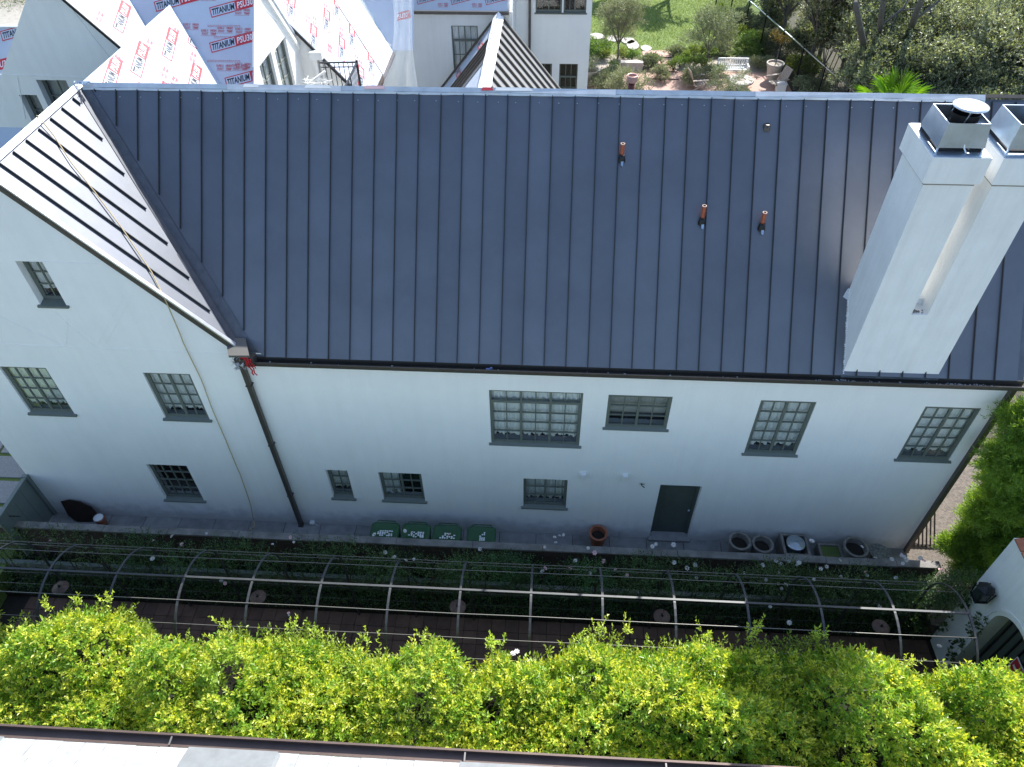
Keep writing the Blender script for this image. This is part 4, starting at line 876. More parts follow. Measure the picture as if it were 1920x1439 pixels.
# pavers left of the house
lp = struct(MB().box((-30, -8, -0.66), (-6.62, 14, -0.03)).build('side_lawn', lawn))
pvm = mat('speckled paver', (0.34, 0.34, 0.33), 0.9, vscale=45, col2=(0.20, 0.20, 0.20), bump=0.3)
for i in range(10):
    for j in range(2): MB().box((-8.9 + j * 1.3 - 1.0, -2.2 + i * 0.80, -0.03), (-8.9 + j * 1.3 + 0.22, -1.52 + i * 0.80, 0.012)).build('paver', pvm, lp, center=True)
# gate panel closing the walkway on the left
gt = thing('side_gate', 'grey green boarded gate closing the walkway at the left corner of the house', 'gate', (-6.2, -0.5, 0))
MB().box((-6.26, -0.09, 0), (-6.13, -0.003, 1.52)).build('post', gatep, gt)
MB().box((-6.24, -1.28, 1.44), (-6.15, -0.09, 1.50)).build('top_rail', gatep, gt)
for k in range(4): MB().box((-6.215, -1.26 + k * 0.293, 0.02), (-6.185, -1.26 + k * 0.293 + 0.287, 1.44)).build('board', gatep, gt, center=True)
MB().tube([(-6.13, -1.02, 1.3), (-6.08, -0.95, 1.2), (-6.1, -0.85, 1.05)], 0.012, 6).build('latch', black, gt)
# ---- rusted sheet, bucket
b = MB(); prof = [(-5.72, 0.60), (-5.5, 0.66), (-5.24, 0.62), (-5.0, 0.48), (-4.92, 0.3), (-4.95, 0.08), (-5.2, 0.03), (-5.5, 0.02), (-5.66, 0.2)]
b.prism([(x, -0.06 - (0.66 - z) * 0.28, z) for x, z in prof], (0, -0.02, 0)); tag(b.build('rusted_metal_sheet', rusty), 'dark rusted curved metal sheet leaning on the white wall by the gate', 'metal sheet')
bk = thing('lidded_pot', 'small terracotta pot with a white round lid near the rusted sheet', 'pot', (-4.80, -0.30, 0))
MB().lathe((-4.80, -0.30, 0), [(0.09, 0.0), (0.12, 0.26), (0.125, 0.27), (0.0, 0.27)], 18).build('pot_body', terra, bk, smooth=True)
MB().lathe((-4.82, -0.30, 0.29), [(0.115, 0), (0.115, 0.018), (0.10, 0.026), (0.0, 0.022)], 20).build('lid', whitep, bk, smooth=True)
# ---- bins
def make_bin(x, label, variant):
    t = thing('wheeled_bin', label, 'rubbish bin', (x, -0.70, 0), 'green wheeled bins along the wall')
    w0, w1 = 0.27, 0.315; y0, y1 = -0.205, 0.20
    b = MB(); b.add([(-w0, y0 + 0.08, 0.06), (w0, y0 + 0.08, 0.06), (w0, y1 - 0.05, 0.06), (-w0, y1 - 0.05, 0.06), (-w1, y0, 0.93), (w1, y0, 0.93), (w1, y1, 0.93), (-w1, y1, 0.93)], [(3, 2, 1, 0), (0, 1, 5, 4), (1, 2, 6, 5), (2, 3, 7, 6), (3, 0, 4, 7), (4, 5, 6, 7)])
    b.v = [(v[0] + x, v[1] - 0.70, v[2]) for v in b.v]; b.build('bin_body', greenp, t)
    # domed lid with rounded corners
    n = 28; rings = []
    for (s_, z) in ((1.0, 0.93), (1.03, 0.945), (1.02, 0.97), (0.93, 0.99), (0.78, 0.992), (0.72, 0.982), (0.3, 0.985), (0.0, 0.986)):
        ring = []
        for k in range(n):
            a = 2 * math.pi * k / n; ca, sa = math.cos(a), math.sin(a); e = 0.35
            ring.append((x + math.copysign(abs(ca) ** e, ca) * 0.32 * s_, -0.70 + math.copysign(abs(sa) ** e, sa) * 0.215 * s_, z + 0.02 * (math.copysign(abs(sa) ** e, sa) * s_)))
        rings.append(ring)
    b = MB(); b.add([p for rr in rings for p in rr], [(i * n + k, i * n + (k + 1) % n, (i + 1) * n + (k + 1) % n, (i + 1) * n + k) for i in range(len(rings) - 1) for k in range(n)]); lid = b.build('lid', greenp, t, smooth=True)
    MB().tube([(x - 0.22, -0.46, 0.96), (x - 0.2, -0.43, 0.97), (x + 0.2, -0.43, 0.97), (x + 0.22, -0.46, 0.96)], 0.014, 6).build('handle', greenp, t)
    for s_ in (-1, 1): MB().tube([(x + s_ * 0.25, -0.52, 0.11), (x + s_ * 0.31, -0.52, 0.11)], 0.11, 14).build('wheel', black, t)
    # torn label: white patch of irregular flakes
    st_ = MB(); rr_ = random.Random(variant * 7 + 1)
    if variant < 3: u0, u1, v0, v1 = (-0.16, 0.2, -0.15, 0.0)
    else: u0, u1, v0, v1 = (-0.04, 0.09, -0.16, 0.06)
    nx, ny = (7, 4) if variant < 3 else (3, 5)
    for i in range(nx):
        for j in range(ny):
            if rr_.random() < (0.25 if variant != 2 else 0.5): continue
            cx = x + u0 + (u1 - u0) * (i + 0.5) / nx; cy = -0.70 + v0 + (v1 - v0) * (j + 0.5) / ny; hx = (u1 - u0) / nx * 0.56; hy = (v1 - v0) / ny * 0.56
            pts = [(cx + math.cos(a) * hx * rr_.uniform(0.6, 1.15), cy + math.sin(a) * hy * rr_.uniform(0.6, 1.15), 0.9995 + 0.02 * (cy + 0.70) / 0.215) for a in (0.5, 1.4, 2.5, 3.5, 4.5, 5.6)]
            st_.prism(pts, (0, 0, 0.002))
    st_.build('torn_label', stick, lid)
    for c_ in t.children: c_.scale.z = 0.90
    return t
make_bin(2.30, 'green wheeled bin nearest the downspout, wide torn white label on its lid', 0)
make_bin(3.01, 'second green wheeled bin from the downspout, label torn into diagonal strips', 1)
make_bin(3.72, 'third green wheeled bin, only scraps of label left on its lid', 2)
make_bin(4.50, 'green wheeled bin furthest from the downspout, with a narrow upright white label', 3)
# ---- pots by the wall
def pot(name, x, y, r0, r1, h, m, label, cat='pot', group=None, rim=0.035):
    t = thing(name, label, cat, (x, y, 0), group)
    MB().lathe((x, y, 0), [(r0 * 0.98, 0.0), (r0, 0.02), (r1 - 0.01, h * 0.82), (r1, h - 0.06), (r1 + 0.014, h - 0.055), (r1 + 0.016, h), (r1 - rim, h), (r1 - rim - 0.01, h - 0.12), (r1 * 0.75, h * 0.35)], 30).build('pot_body', m, t, smooth=False)
    MB().lathe((x, y, h - 0.16), [(r1 - rim + 0.01, 0), (0, 0.01)], 24).build('pot_soil', soil, t)
    return t
pot('terracotta_pot', 7.165, -0.27, 0.14, 0.205, 0.52, terra, 'round terracotta pot standing left of the green door')
pot('stone_pot', 10.37, -0.36, 0.17, 0.235, 0.58, stonep, 'tall grey stone pot just right of the door, left one of a pair', group='grey stone pots along the wall')
pot('stone_pot', 10.88, -0.40, 0.17, 0.225, 0.56, stonep, 'grey stone pot between its twin and the square planter', group='grey stone pots along the wall')
pot('stone_pot', 12.96, -0.38, 0.19, 0.26, 0.56, stonep, 'grey stone pot between the mossy planter and the round mosaic disc', group='grey stone pots along the wall')
def planter(x0, x1, y0, y1, h, label, fill, fz):
    t = thing('square_planter', label, 'planter', ((x0 + x1) / 2, (y0 + y1) / 2, 0)); k = 0.055
    MB().box((x0, y0, 0), (x1, y0 + k, h)).box((x0, y1 - k, 0), (x1, y1, h)).box((x0, y0 + k, 0), (x0 + k, y1 - k, h)).box((x1 - k, y0 + k, 0), (x1, y1 - k, h)).build('planter_body', stonep, t)
    MB().box((x0 + k, y0 + k, fz - 0.03), (x1 - k, y1 - k, fz)).build('planter_fill', fill, t); return t
planter(11.34, 11.93, -0.64, -0.05, 0.50, 'square stone planter holding a dustbin with a shiny round lid', dark, 0.12)
gb_ = thing('metal_dustbin', 'galvanised dustbin with ribbed round lid standing in the square planter', 'dustbin', (11.64, -0.32, 0.12))
MB().lathe((11.64, -0.32, 0.12), [(0.17, 0), (0.185, 0.38), (0.185, 0.40)], 28).build('bin_body', galv, gb_, smooth=True)
prof = [(0.205, 0.38), (0.208, 0.41)] + [(0.20 - 0.02 * i, 0.42 + 0.006 * i + (0.006 if i % 2 else 0)) for i in range(9)] + [(0, 0.475)]
lidm = mat('shiny ribbed lid', (0.55, 0.60, 0.64), 0.3, 0.85, var=0.2, vscale=20)
lb = MB().lathe((11.64, -0.32, 0.12), prof, 32).build('lid', lidm, gb_)
MB().tube([(11.60, -0.32, 0.59), (11.62, -0.32, 0.62), (11.66, -0.32, 0.62), (11.68, -0.32, 0.59)], 0.008, 6).build('handle', galv, lb)
planter(12.22, 12.74, -0.58, -0.14, 0.30, 'low square planter overgrown with moss right of the dustbin planter', L_shrub, 0.26)
ds = thing('mosaic_disc', 'round pale mosaic table top leaning at the right end of the wall', 'disc', (13.58, -0.32, 0))
MB().lathe((13.58, -0.32, 0.30), [(0.0, -0.03), (0.22, -0.03), (0.225, 0.0), (0.0, 0.0)], 30).build('disc_top', mat('mosaic stone', (0.30, 0.31, 0.28), 0.7, vscale=22, col2=(0.07, 0.075, 0.07)), ds)
MB().lathe((13.58, -0.32, 0.0), [(0.12, 0), (0.05, 0.05), (0.05, 0.27)], 14).build('stand', stonep, ds)
# ================================================================== PERGOLA
pg = thing('pergola', 'long tunnel pergola of curved steel hoops and wires over the tiled path', 'pergola', (5.6, -3.05, -0.6))
AY, AZ, AR = -3.05, 1.55, 1.05
def hoop(x):
    pts = [(x, AY + AR, -0.6), (x, AY + AR, 0.6)] + [(x, AY + AR * math.cos(a), AZ + AR * math.sin(a)) for a in np.linspace(0, math.pi, 22)] + [(x, AY - AR, 0.6), (x, AY - AR, -0.6)]
    b = MB()
    for p, q in zip(pts[:-1], pts[1:]): b.bar(p, q, 0.042, 0.012, up=(1, 0, 0))
    return b
hx = [-4.85, -3.53] + [-2.19 + 1.3155 * i for i in range(13)]
h0 = MB(); pts = [Vector((0, AY + AR, -0.6)), Vector((0, AY + AR, 0.4)), Vector((0, AY + AR, 1.1))] + [Vector((0, AY + AR * math.cos(a), AZ + AR * math.sin(a))) for a in np.linspace(0, math.pi, 28)] + [Vector((0, AY - AR, 1.1)), Vector((0, AY - AR, 0.4)), Vector((0, AY - AR, -0.6))]
vs = []
for i, p in enumerate(pts):
    d = (pts[min(i + 1, len(pts) - 1)] - pts[max(0, i - 1)]).normalized(); n_ = d.cross(Vector((1, 0, 0))).normalized(); vs += [p + Vector((-0.021, 0, 0)) + n_ * 0.012, p + Vector((0.021, 0, 0)) + n_ * 0.012, p + Vector((0.021, 0, 0)) - n_ * 0.012, p + Vector((-0.021, 0, 0)) - n_ * 0.012]
h0.add(vs, [(4 * i + k, 4 * i + (k + 1) % 4, 4 * i + 4 + (k + 1) % 4, 4 * i + 4 + k) for i in range(len(pts) - 1) for k in range(4)])
ho = h0.build('hoop', steel, pg, o=(0, 0, 0)); ho.location = Vector((hx[0], 0, 0)) - org(pg)
for x in hx[1:]: o = ho.copy(); C.objects.link(o); o.location = Vector((x, 0, 0)) - org(pg)
MB().box((-6.5, AY - 0.019, AZ + AR - 0.006), (13.62, AY + 0.019, AZ + AR + 0.022)).build('top_bar', steel, pg)
for a in (12, 38, 63, 114, 137, 160, 178):
    a_ = math.radians(a); y, z = AY + (AR + 0.012) * math.cos(a_), AZ + (AR + 0.012) * math.sin(a_)
    MB().tube([(-6.5 + 20.1 * k / 15, y + 0.004 * math.sin(k * 2.1 + a), z + 0.006 * math.sin(k * 1.3 + a)) for k in range(16)], 0.0062 if a != 114 else 0.0085, 6).build('wire', wirem, pg, smooth=True)
for z in (0.1, 0.6): MB().tube([(-6.5, AY + AR, z), (13.6, AY + AR, z)], 0.004, 5).build('wire', wirem, pg)
lampm = mat('rust brown shade', (0.075, 0.042, 0.034), 0.6, var=0.3, vscale=14)
lt_ = thing('pendant_lamp', 'x', 'pendant lamp', (0.33, -3.0, 1.85), 'pendant lamps hung under the pergola')
MB().lathe((0.33, -3.0, 1.85), [(0.16, 0.0), (0.155, 0.01), (0.06, 0.035), (0.03, 0.055)], 28).build('lamp_shade', lampm, lt_, smooth=True)
MB().lathe((0.33, -3.0, 1.85), [(0.022, 0.04), (0.02, 0.10), (0, 0.11)], 10).tube([(0.33, -3.0, 1.95), (0.33, -3.03, 2.58)], 0.003, 4).build('cord', black, lt_)
lt_['label'] = 'rust brown disc shaped pendant lamp, second from the left under the pergola'
for x, lb_ in ((-3.68, 'rust brown pendant lamp nearest the left end of the pergola'), (4.28, 'rust brown pendant lamp in the middle of the pergola, below the bins'), (8.21, 'rust brown pendant lamp in front of the green door'), (12.31, 'rust brown pendant lamp nearest the arched gate')):
    copy_tree(lt_, (x, -3.0, 1.85), lb_)
# ================================================================== ROSES
ros0 = MB(); n_ = 7
for ring, (rr, zz, m_) in enumerate(((0.045, 0.0, 7), (0.03, 0.014, 6), (0.016, 0.022, 4))):
    for k in range(m_):
        a = 2 * math.pi * k / m_ + ring * 0.5; c, s_ = math.cos(a), math.sin(a); t1, t2 = Vector((-s_, c, 0)), Vector((c, s_, 0))
        ros0.add([t2 * rr * 0.2 + Vector((0, 0, zz)), t2 * rr * 0.8 - t1 * rr * 0.45 + Vector((0, 0, zz + 0.006)), t2 * rr * 1.25 + Vector((0, 0, zz + 0.014)), t2 * rr * 0.8 + t1 * rr * 0.45 + Vector((0, 0, zz + 0.006))], [(0, 1, 2, 3)])
def mk_rose(m):
    o = ros0.build('rose_bloom', m, None, o=(0, 0, 0)); d = o.data; bpy.data.objects.remove(o); return d
RW_, RP_ = mk_rose(petal), mk_rose(petalp)
blooms = [(95, 1015, 1.4), (288, 1015, 1.5), (286, 1048, 1.2), (323, 1006, 1.2), (341, 1021, 1.3), (387, 1001, 1.3), (415, 1090, 0.6), (422, 1094, 0.6), (511, 1021, 1.5), (545, 1008, 1.3), (551, 1017, 1.2), (543, 1152, 1.6), (586, 1175, 1.8), (702, 1003, 1.2), (759, 996, 1.3), (843, 1003, 1.3), (722, 1036, 1.4), (739, 1045, 1.5), (776, 1049, 1.4), (900, 1030, 1.2), (1022, 1066, 1.2), (1017, 1072, 1.1), (1049, 1005, 1.4), (1056, 1003, 1.4), (1042, 1018, 1.4), (1021, 1026, 1.3), (1079, 1052, 1.4), (1098, 1070, 1.2), (1106, 1075, 1.2), (1103, 1028, 1.5), (1115, 1037, 1.4), (1069, 1067, 1.3), (1132, 1053, 1.4), (1223, 1025, 1.5), (1230, 1021, 1.5), (1259, 1024, 1.5), (1263, 1022, 1.4), (1264, 1055, 1.5), (1176, 1079, 1.4), (1154, 1068, 1.3), (1304, 1060, 1.4), (1306, 1083, 1.3), (1288, 1066, 1.3), (1430, 1060, 1.3), (1455, 1052, 1.2), (1464, 1058, 1.2), (1498, 1056, 1.5), (1494, 1060, 1.4), (1459, 1074, 1.3), (1436, 1088, 1.3), (1459, 1094, 1.2), (1473, 1097, 1.3), (1465, 1104, 1.1), (1526, 1087, 1.4), (1539, 1067, 1.4), (1550, 1063, 1.3), (1575, 1051, 1.3), (1577, 1081, 1.3), (1590, 1117, 1.0), (1444, 1138, 0.9), (1480, 1168, 1.2), (1623, 1073, 1.5), (1626, 1079, 1.4), (1641, 1047, 1.3), (1672, 1049, 1.3), (1690, 1042, 1.5), (1695, 1045, 1.5), (1699, 1050, 1.4), (1693, 1057, 1.4), (1690, 1040, 1.5), (1726, 1047, 1.4), (1732, 1052, 1.4), (1649, 1138, 0.9), (1680, 1084, 1.3), (1764, 1069, 1.3), (1616, 1026, 0.9), (1522, 1015, 1.0), (1780, 1087, 1.2), (1761, 1212, 1.7), (969, 1222, 2.2), (962, 1226, 2.2), (541, 1150, 1.7), (760, 1052, 1.4), (1040, 1008, 1.35), (1395, 1075, 1.2), (1480, 1053, 1.3)]
rose_spans = [(-6.2, -3.4, 500), (-3.4, -0.6, 800), (-0.6, 2.2, 700), (2.2, 4.9, 1100), (4.9, 7.6, 1100), (7.6, 10.4, 1000), (10.4, 13.0, 1400), (13.0, 15.0, 1500)]
rlabels = ['sparse climbing rose at the left end of the pergola, in front of the gate', 'climbing rose with few white blooms below the rusted sheet', 'climbing rose right of the rope end', 'climbing rose in front of the green bins', 'climbing rose cascading over the hoops left of the terracotta pot', 'white blooming climbing rose in front of the green door', 'climbing rose with many white blooms below the square planter', 'dense climbing rose with bloom clusters by the arched gate']
roses = []
for (xa, xb, n), lab in zip(rose_spans, rlabels):
    t = thing('climbing_rose', lab, 'rose bush', ((xa + xb) / 2, -1.75, -0.5), 'climbing roses on the house side of the pergola'); roses.append((xa, xb, t))
    nc = 9; cx = rng.uniform(xa, xb, nc); Ps = []; Ds = []
    for k in range(nc):
        h = rng.uniform(0.75, 1.6); cy = -1.62 + (-0.35 if h > 1.3 else 0) + rng.uniform(-0.15, 0.15); m_ = n // nc
        d = sph(m_); bs = np.array([cx[k], cy, h]) + d * rng.uniform(0.3, 1, m_)[:, None] * np.array([0.42, 0.22, 0.34])
        P, D_ = shoots(bs, d + np.array([0, 0, 0.4]), rng.uniform(0.12, 0.26, m_), 6); Ps.append(P); Ds.append(D_)
    m_ = n // 2; bs = np.stack([rng.uniform(xa, xb, m_), rng.uniform(-1.95, -1.3, m_), rng.uniform(-0.4, 1.0, m_)], 1); P, D_ = shoots(bs, sph(m_), rng.uniform(0.1, 0.22, m_), 6); Ps.append(P); Ds.append(D_)
    leafmesh('leaves', np.concatenate(Ps), np.concatenate(Ds), 0.040, 0.62, L_rose, t)
    b = MB()
    for k in range(7):
        x = random.uniform(xa, xb); b.tube([(x, -1.7, -0.5), (x + random.uniform(-0.2, 0.2), -1.75, 0.5), (x + random.uniform(-0.4, 0.4), -1.85, 1.4), (x + random.uniform(-0.5, 0.5), -2.1, 2.1)], [0.014, 0.011, 0.008, 0.004], 5)
    b.build('stems', twig, t)
for (px, py, z) in blooms:
    p = onz(px, py, z)
    if p.y > -1.05: p = ony(px, py, -1.3)
    t = min(roses, key=lambda q: 0 if q[0] <= p.x <= q[1] else min(abs(p.x - q[0]), abs(p.x - q[1])))[2]
    o = bpy.data.objects.new('rose_bloom', RP_ if random.random() < 0.25 else RW_); C.objects.link(o); o.parent = t; o.location = p - org(t); s_ = random.uniform(0.6, 1.1); o.scale = (s_,) * 3
    o.rotation_euler = (random.uniform(-0.2, 0.9), random.uniform(-0.6, 0.6), random.uniform(0, 6))
# dark low ground cover in the bed
N = 26000; P = np.stack([rng.uniform(-7, 14.4, N), rng.uniform(-1.98, -1.1, N), -0.5 + rng.uniform(0, 0.45, N)], 1)
leafmesh('ground_cover', P, sph(N) + np.array([0, 0, 0.6]), 0.06, 0.5, L_rose, None, o=(4, -1.6, -0.5))
# ================================================================== HEDGE
hd = thing('hedge', 'long bushy bright green ficus hedge between the pergola and the near roof', 'hedge', (5, -5, -0.55))
hbump = [(px, py) for px, py in ((0, 1140), (60, 1140), (110, 1115), (150, 1120), (205, 1110), (240, 1135), (275, 1180), (300, 1215), (330, 1175), (360, 1190), (375, 1230), (400, 1180), (425, 1150), (455, 1180), (490, 1155), (530, 1160), (580, 1160), (620, 1180), (665, 1180), (690, 1215), (718, 1205), (745, 1225), (775, 1200), (800, 1180), (830, 1185), (855, 1220), (890, 1240), (920, 1200), (935, 1185), (960, 1235), (1000, 1215), (1050, 1200), (1085, 1175), (1130, 1165), (1165, 1170), (1200, 1185), (1250, 1185), (1300, 1180), (1330, 1175), (1400, 1190), (1440, 1180), (1500, 1175), (1560, 1175), (1600, 1190), (1650, 1215), (1700, 1230), (1750, 1240), (1790, 1235), (1850, 1240), (1920, 1235))]
bx_ = [onz(px, py, 3.05) for px, py in hbump]; HX = np.array([p.x for p in bx_]); HY = np.array([p.y for p in bx_])
def back_y(x): return np.interp(x, HX, HY)
lump = [(rng.uniform(-7, 16), rng.uniform(-5.9, -4.3), rng.uniform(0.2, 0.5), rng.uniform(0.12, 0.5)) for _ in range(130)]
def top_z(x, y):
    z = 2.56 + 0.10 * np.sin(x * 2.3) + 0.08 * np.sin(x * 5.1 + y * 3)
    for lx, ly, lr, lh in lump: z = z + lh * np.exp(-((x - lx) ** 2 + (y - ly) ** 2) / lr ** 2)
    by = back_y(x); z = z - 0.9 * np.clip((y - (by - 0.42)) / 0.42, 0, 1) ** 2 - 0.9 * np.clip((-5.75 - y) / 0.35, 0, 1) ** 1.5
    return z
holes = [(rng.uniform(-3, 14.5), rng.uniform(-5.6, -4.4), rng.uniform(0.10, 0.24), rng.uniform(0.10, 0.30)) for _ in range(38)]
def keep(x, y):
    k = np.ones(len(x), bool)
    for hx_, hy_, ra, rb_ in holes: k &= ((x - hx_) / ra) ** 2 + ((y - hy_) / rb_) ** 2 > rng.uniform(0.5, 1.3, len(x))
    return k
def hedge_leaves(n, nl, size, m, depth, name, upb, slen, thr=None):
    x = rng.uniform(-7.2, 16.5, n); by = back_y(x); y = by - rng.uniform(0, 1, n) ** 0.9 * (by + 6.02)
    if depth < 0.3: k_ = keep(x, y); x, y, by = x[k_], y[k_], by[k_]; n = len(x)
    z = top_z(x, y) - rng.exponential(depth, n)
    e = 0.12; gx = (top_z(x + e, y) - top_z(x - e, y)) / (2 * e); gy = (top_z(x, y + e) - top_z(x, y - e)) / (2 * e)
    nrm = np.stack([-gx, -gy, np.ones(n)], 1); nrm /= np.linalg.norm(nrm, axis=1)[:, None]
    P, D_ = shoots(np.stack([x, y, z], 1), nrm * 0.7 + np.array([0, 0, upb]) + rng.normal(0, 0.3, (n, 3)), rng.uniform(0.6, 1.3, n) * slen, nl)
    leafmesh(name, P, D_, size, 0.44, m, hd)
hedge_leaves(13500, 9, 0.078, L_hedge, 0.16, 'leaves', 0.55, 0.16)
hedge_leaves(8000, 9, 0.074, L_hedgey, 0.04, 'young_leaves', 0.8, 0.19)
hedge_leaves(8000, 8, 0.085, L_hedge, 0.5, 'inner_leaves', 0.2, 0.2)
# house-side and near-side faces
for side, nn_, nm in ((1, 3600, 'side_leaves'), (-1, 3600, 'near_side_leaves')):
    x = rng.uniform(-7.2, 16.5, nn_); z = rng.uniform(0.2, 2.6, nn_); y = (back_y(x) - rng.uniform(0, 0.15, nn_) - (2.6 - z) * 0.03) if side > 0 else (-5.98 + rng.uniform(0, 0.25, nn_))
    P, D_ = shoots(np.stack([x, y, z], 1), np.stack([rng.normal(0, 0.3, nn_), np.full(nn_, side * 0.8), np.full(nn_, 0.5)], 1), rng.uniform(0.12, 0.22, nn_), 8); leafmesh(nm, P, D_, 0.07, 0.44, L_hedge, hd)
# protruding leader shoots
ld = [(205, 1105, 3.2), (95, 1120, 3.1), (425, 1152, 3.2), (345, 1180, 3.0), (545, 1155, 3.2), (805, 1178, 3.3), (935, 1183, 3.4), (920, 1190, 3.3), (1130, 1160, 3.2), (1175, 1163, 3.2), (1325, 1172, 3.2), (1410, 1172, 3.1), (1415, 1160, 3.2), (1535, 1172, 3.2), (1702, 1222, 3.3), (1760, 1240, 3.2), (1855, 1235, 3.2), (1870, 1230, 3.3), (700, 1182, 3.1), (1085, 1178, 3.2), (150, 1110, 3.1), (600, 1170, 3.1)]
bs = np.array([list(onz(px + rng.uniform(-12, 12), py + 26, z - 0.15)) for px, py, z in ld for _ in range(4)]); P, D_ = shoots(bs, np.array([0, 0.15, 1.0]) + rng.normal(0, 0.22, bs.shape), rng.uniform(0.2, 0.38, len(bs)), 14); leafmesh('leader_shoots', P, D_, 0.062, 0.44, L_hedgey, hd)
b = MB()
for k in range(46):
    x = -7 + k * 0.51 + random.uniform(-0.1, 0.1); y = -5.0 + random.uniform(-0.25, 0.25); b.tube([(x, y, -0.55), (x + 0.05, y, 0.8), (x + random.uniform(-0.2, 0.2), y + random.uniform(-0.2, 0.2), 2.3)], [0.04, 0.03, 0.012], 6)
    for q in range(4): b.tube([(x + 0.04, y, 0.9 + 0.3 * q), (x + random.uniform(-0.4, 0.4), y + random.uniform(-0.6, 0.6), 1.8 + 0.25 * q)], [0.015, 0.006], 5)
b.build('stems', twig, hd)
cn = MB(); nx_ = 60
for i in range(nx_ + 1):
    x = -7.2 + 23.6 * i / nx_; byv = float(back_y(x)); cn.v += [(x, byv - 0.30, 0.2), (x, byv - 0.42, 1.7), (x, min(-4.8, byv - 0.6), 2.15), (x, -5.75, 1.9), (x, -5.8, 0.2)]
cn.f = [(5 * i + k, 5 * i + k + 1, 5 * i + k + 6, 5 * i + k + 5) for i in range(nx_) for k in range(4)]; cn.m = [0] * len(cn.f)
cn.build('inner_shade_mass', mat('painted hedge shade', (0.012, 0.016, 0.006), 1.0, var=0.5, vscale=12, bump=1, bscale=14), hd)  # near-black core, its colour painted as the shade deep inside the hedge
# ================================================================== NEIGHBOUR ROOF
nb = thing('neighbour_house', 'near house seen from above, pale slate roof with a dark bronze gutter', 'house', (5, -7, -0.6))
MB().box((-8, -11, -0.65), (18, -6.12, 3.2)).build('wall', stucco3, nb)
pt = math.tan(math.radians(28))
def np_(x, y, h=0): return Vector((x, y, 3.36 + (-6.13 - y) * pt + h))
nr = MB().prism([np_(-8, -6.14, -0.03), np_(18, -6.14, -0.03), np_(18, -8.6, -0.03), np_(-8, -8.6, -0.03)], (0, 0, -0.05)).build('roof', greysh, nb)
for j in range(5):
    x = -7.9 + (j % 2) * 0.2
    while x < 17.6:
        w_ = random.uniform(0.34, 0.50); ya_, yb_ = -6.15 - j * 0.30, -6.15 - (j + 1) * 0.30 - 0.02; dj = random.uniform(-0.006, 0.006); hh = 0.012 + 0.0
        MB().prism([np_(x, ya_ + dj, 0.018), np_(x + w_ - 0.006, ya_ + dj, 0.020), np_(x + w_ - 0.006, yb_, 0.004), np_(x, yb_, 0.004)], (0, 0, -0.014)).build('slate', shing, nr, center=True); x += w_
for (xa, xb, lab) in ((0.70, 2.06, None), (4.78, 6.15, None), (-3.6, -2.16, None)):
    MB().prism([np_(xa, -6.135, 0.05), np_(xb, -6.135, 0.05), np_(xb, -7.7, 0.05), np_(xa, -7.7, 0.05)], (0, 0, -0.03)).prism([np_(xb, -6.15, 0.05), np_(xb + 0.05, -6.17, 0.012), np_(xb + 0.05, -7.7, 0.012), np_(xb, -7.7, 0.05)], (0, 0, -0.01)).build('metal_sheet', greysh, nr)
MB().prism([np_(-2.20, -6.45, 0.02), np_(-2.12, -6.42, 0.02), np_(-2.12, -7.3, 0.10), np_(-2.3, -7.3, 0.10)], (0, 0, 0.01)).build('lifted_slate', flash, nr)
b = MB(); b.prism([(-8, -5.965, 3.30), (-8, -6.12, 3.30), (-8, -6.12, 3.31), (-8, -5.975, 3.31), (-8, -5.975, 3.40), (-8, -5.965, 3.40)][::-1], (26, 0, 0)); b.box((-8, -5.985, 3.395), (18, -5.955, 3.415))
ng = b.build('gutter', mat('brown gutter lip', (0.14, 0.10, 0.085), 0.45, 0.4, var=0.2), nb)
for x in (-5.3, -0.62 + 1.0, 3.34 + 1.5, 7.8, 11.0):
    MB().box((x - 0.012, -6.12, 3.385), (x + 0.012, -5.975, 3.40)).build('gutter_strap', wirem, ng)
NB_SHIFT = 0.155
nb.rotation_euler.z = 0.003
nb.location.y -= NB_SHIFT
# ================================================================== RIGHT: ARCHED GATE WALL, CONIFER
gw = thing('arched_gate_wall', 'white stucco garden wall with an arched gateway at the right end of the path', 'wall', (14.7, -3.2, -0.6))
GX = 14.5; ay0, ay1, asp = -4.0, -2.68, 1.75; ar = (ay1 - ay0) / 2; ac = (ay0 + ay1) / 2
arc = [(ac + ar * math.cos(a), asp + ar * math.sin(a)) for a in np.linspace(0, math.pi, 17)]
outer = [(-1.92, -0.6), (-1.92, 3.38), (-7, 3.45), (-7, -0.6)]
b = MB()
def gq(pts): b.add([(GX, y, z) for y, z in pts], [tuple(range(len(pts)))]); b.add([(GX + 0.55, y, z) for y, z in pts], [tuple(range(len(pts)))[::-1]])
gq([(-1.92, -0.6), (-1.92, 3.38), (ay1, 3.39), (ay1, -0.6)]); gq([(ay0, -0.6), (ay0, 3.41), (-7, 3.45), (-7, -0.6)])
for (p, q) in zip(arc[:-1], arc[1:]): gq([p, (p[0], 3.40), (q[0], 3.40), q])
ins = [(ay1, -0.6)] + arc + [(ay0, -0.6)]
for p, q in zip(ins[:-1], ins[1:]): b.add([(GX, *p), (GX, *q), (GX + 0.55, *q), (GX + 0.55, *p)], [(0, 1, 2, 3)])
b.add([(GX, -1.92, -0.6), (GX, -1.92, 3.38), (GX + 0.55, -1.92, 3.38), (GX + 0.55, -1.92, -0.6)], [(0, 1, 2, 3)]); b.add([(GX, -1.92, 3.38), (GX, -7, 3.45), (GX + 0.55, -7, 3.45), (GX + 0.55, -1.92, 3.38)], [(0, 1, 2, 3)])
b.build('wall_body', stucco2, gw)
b = MB()
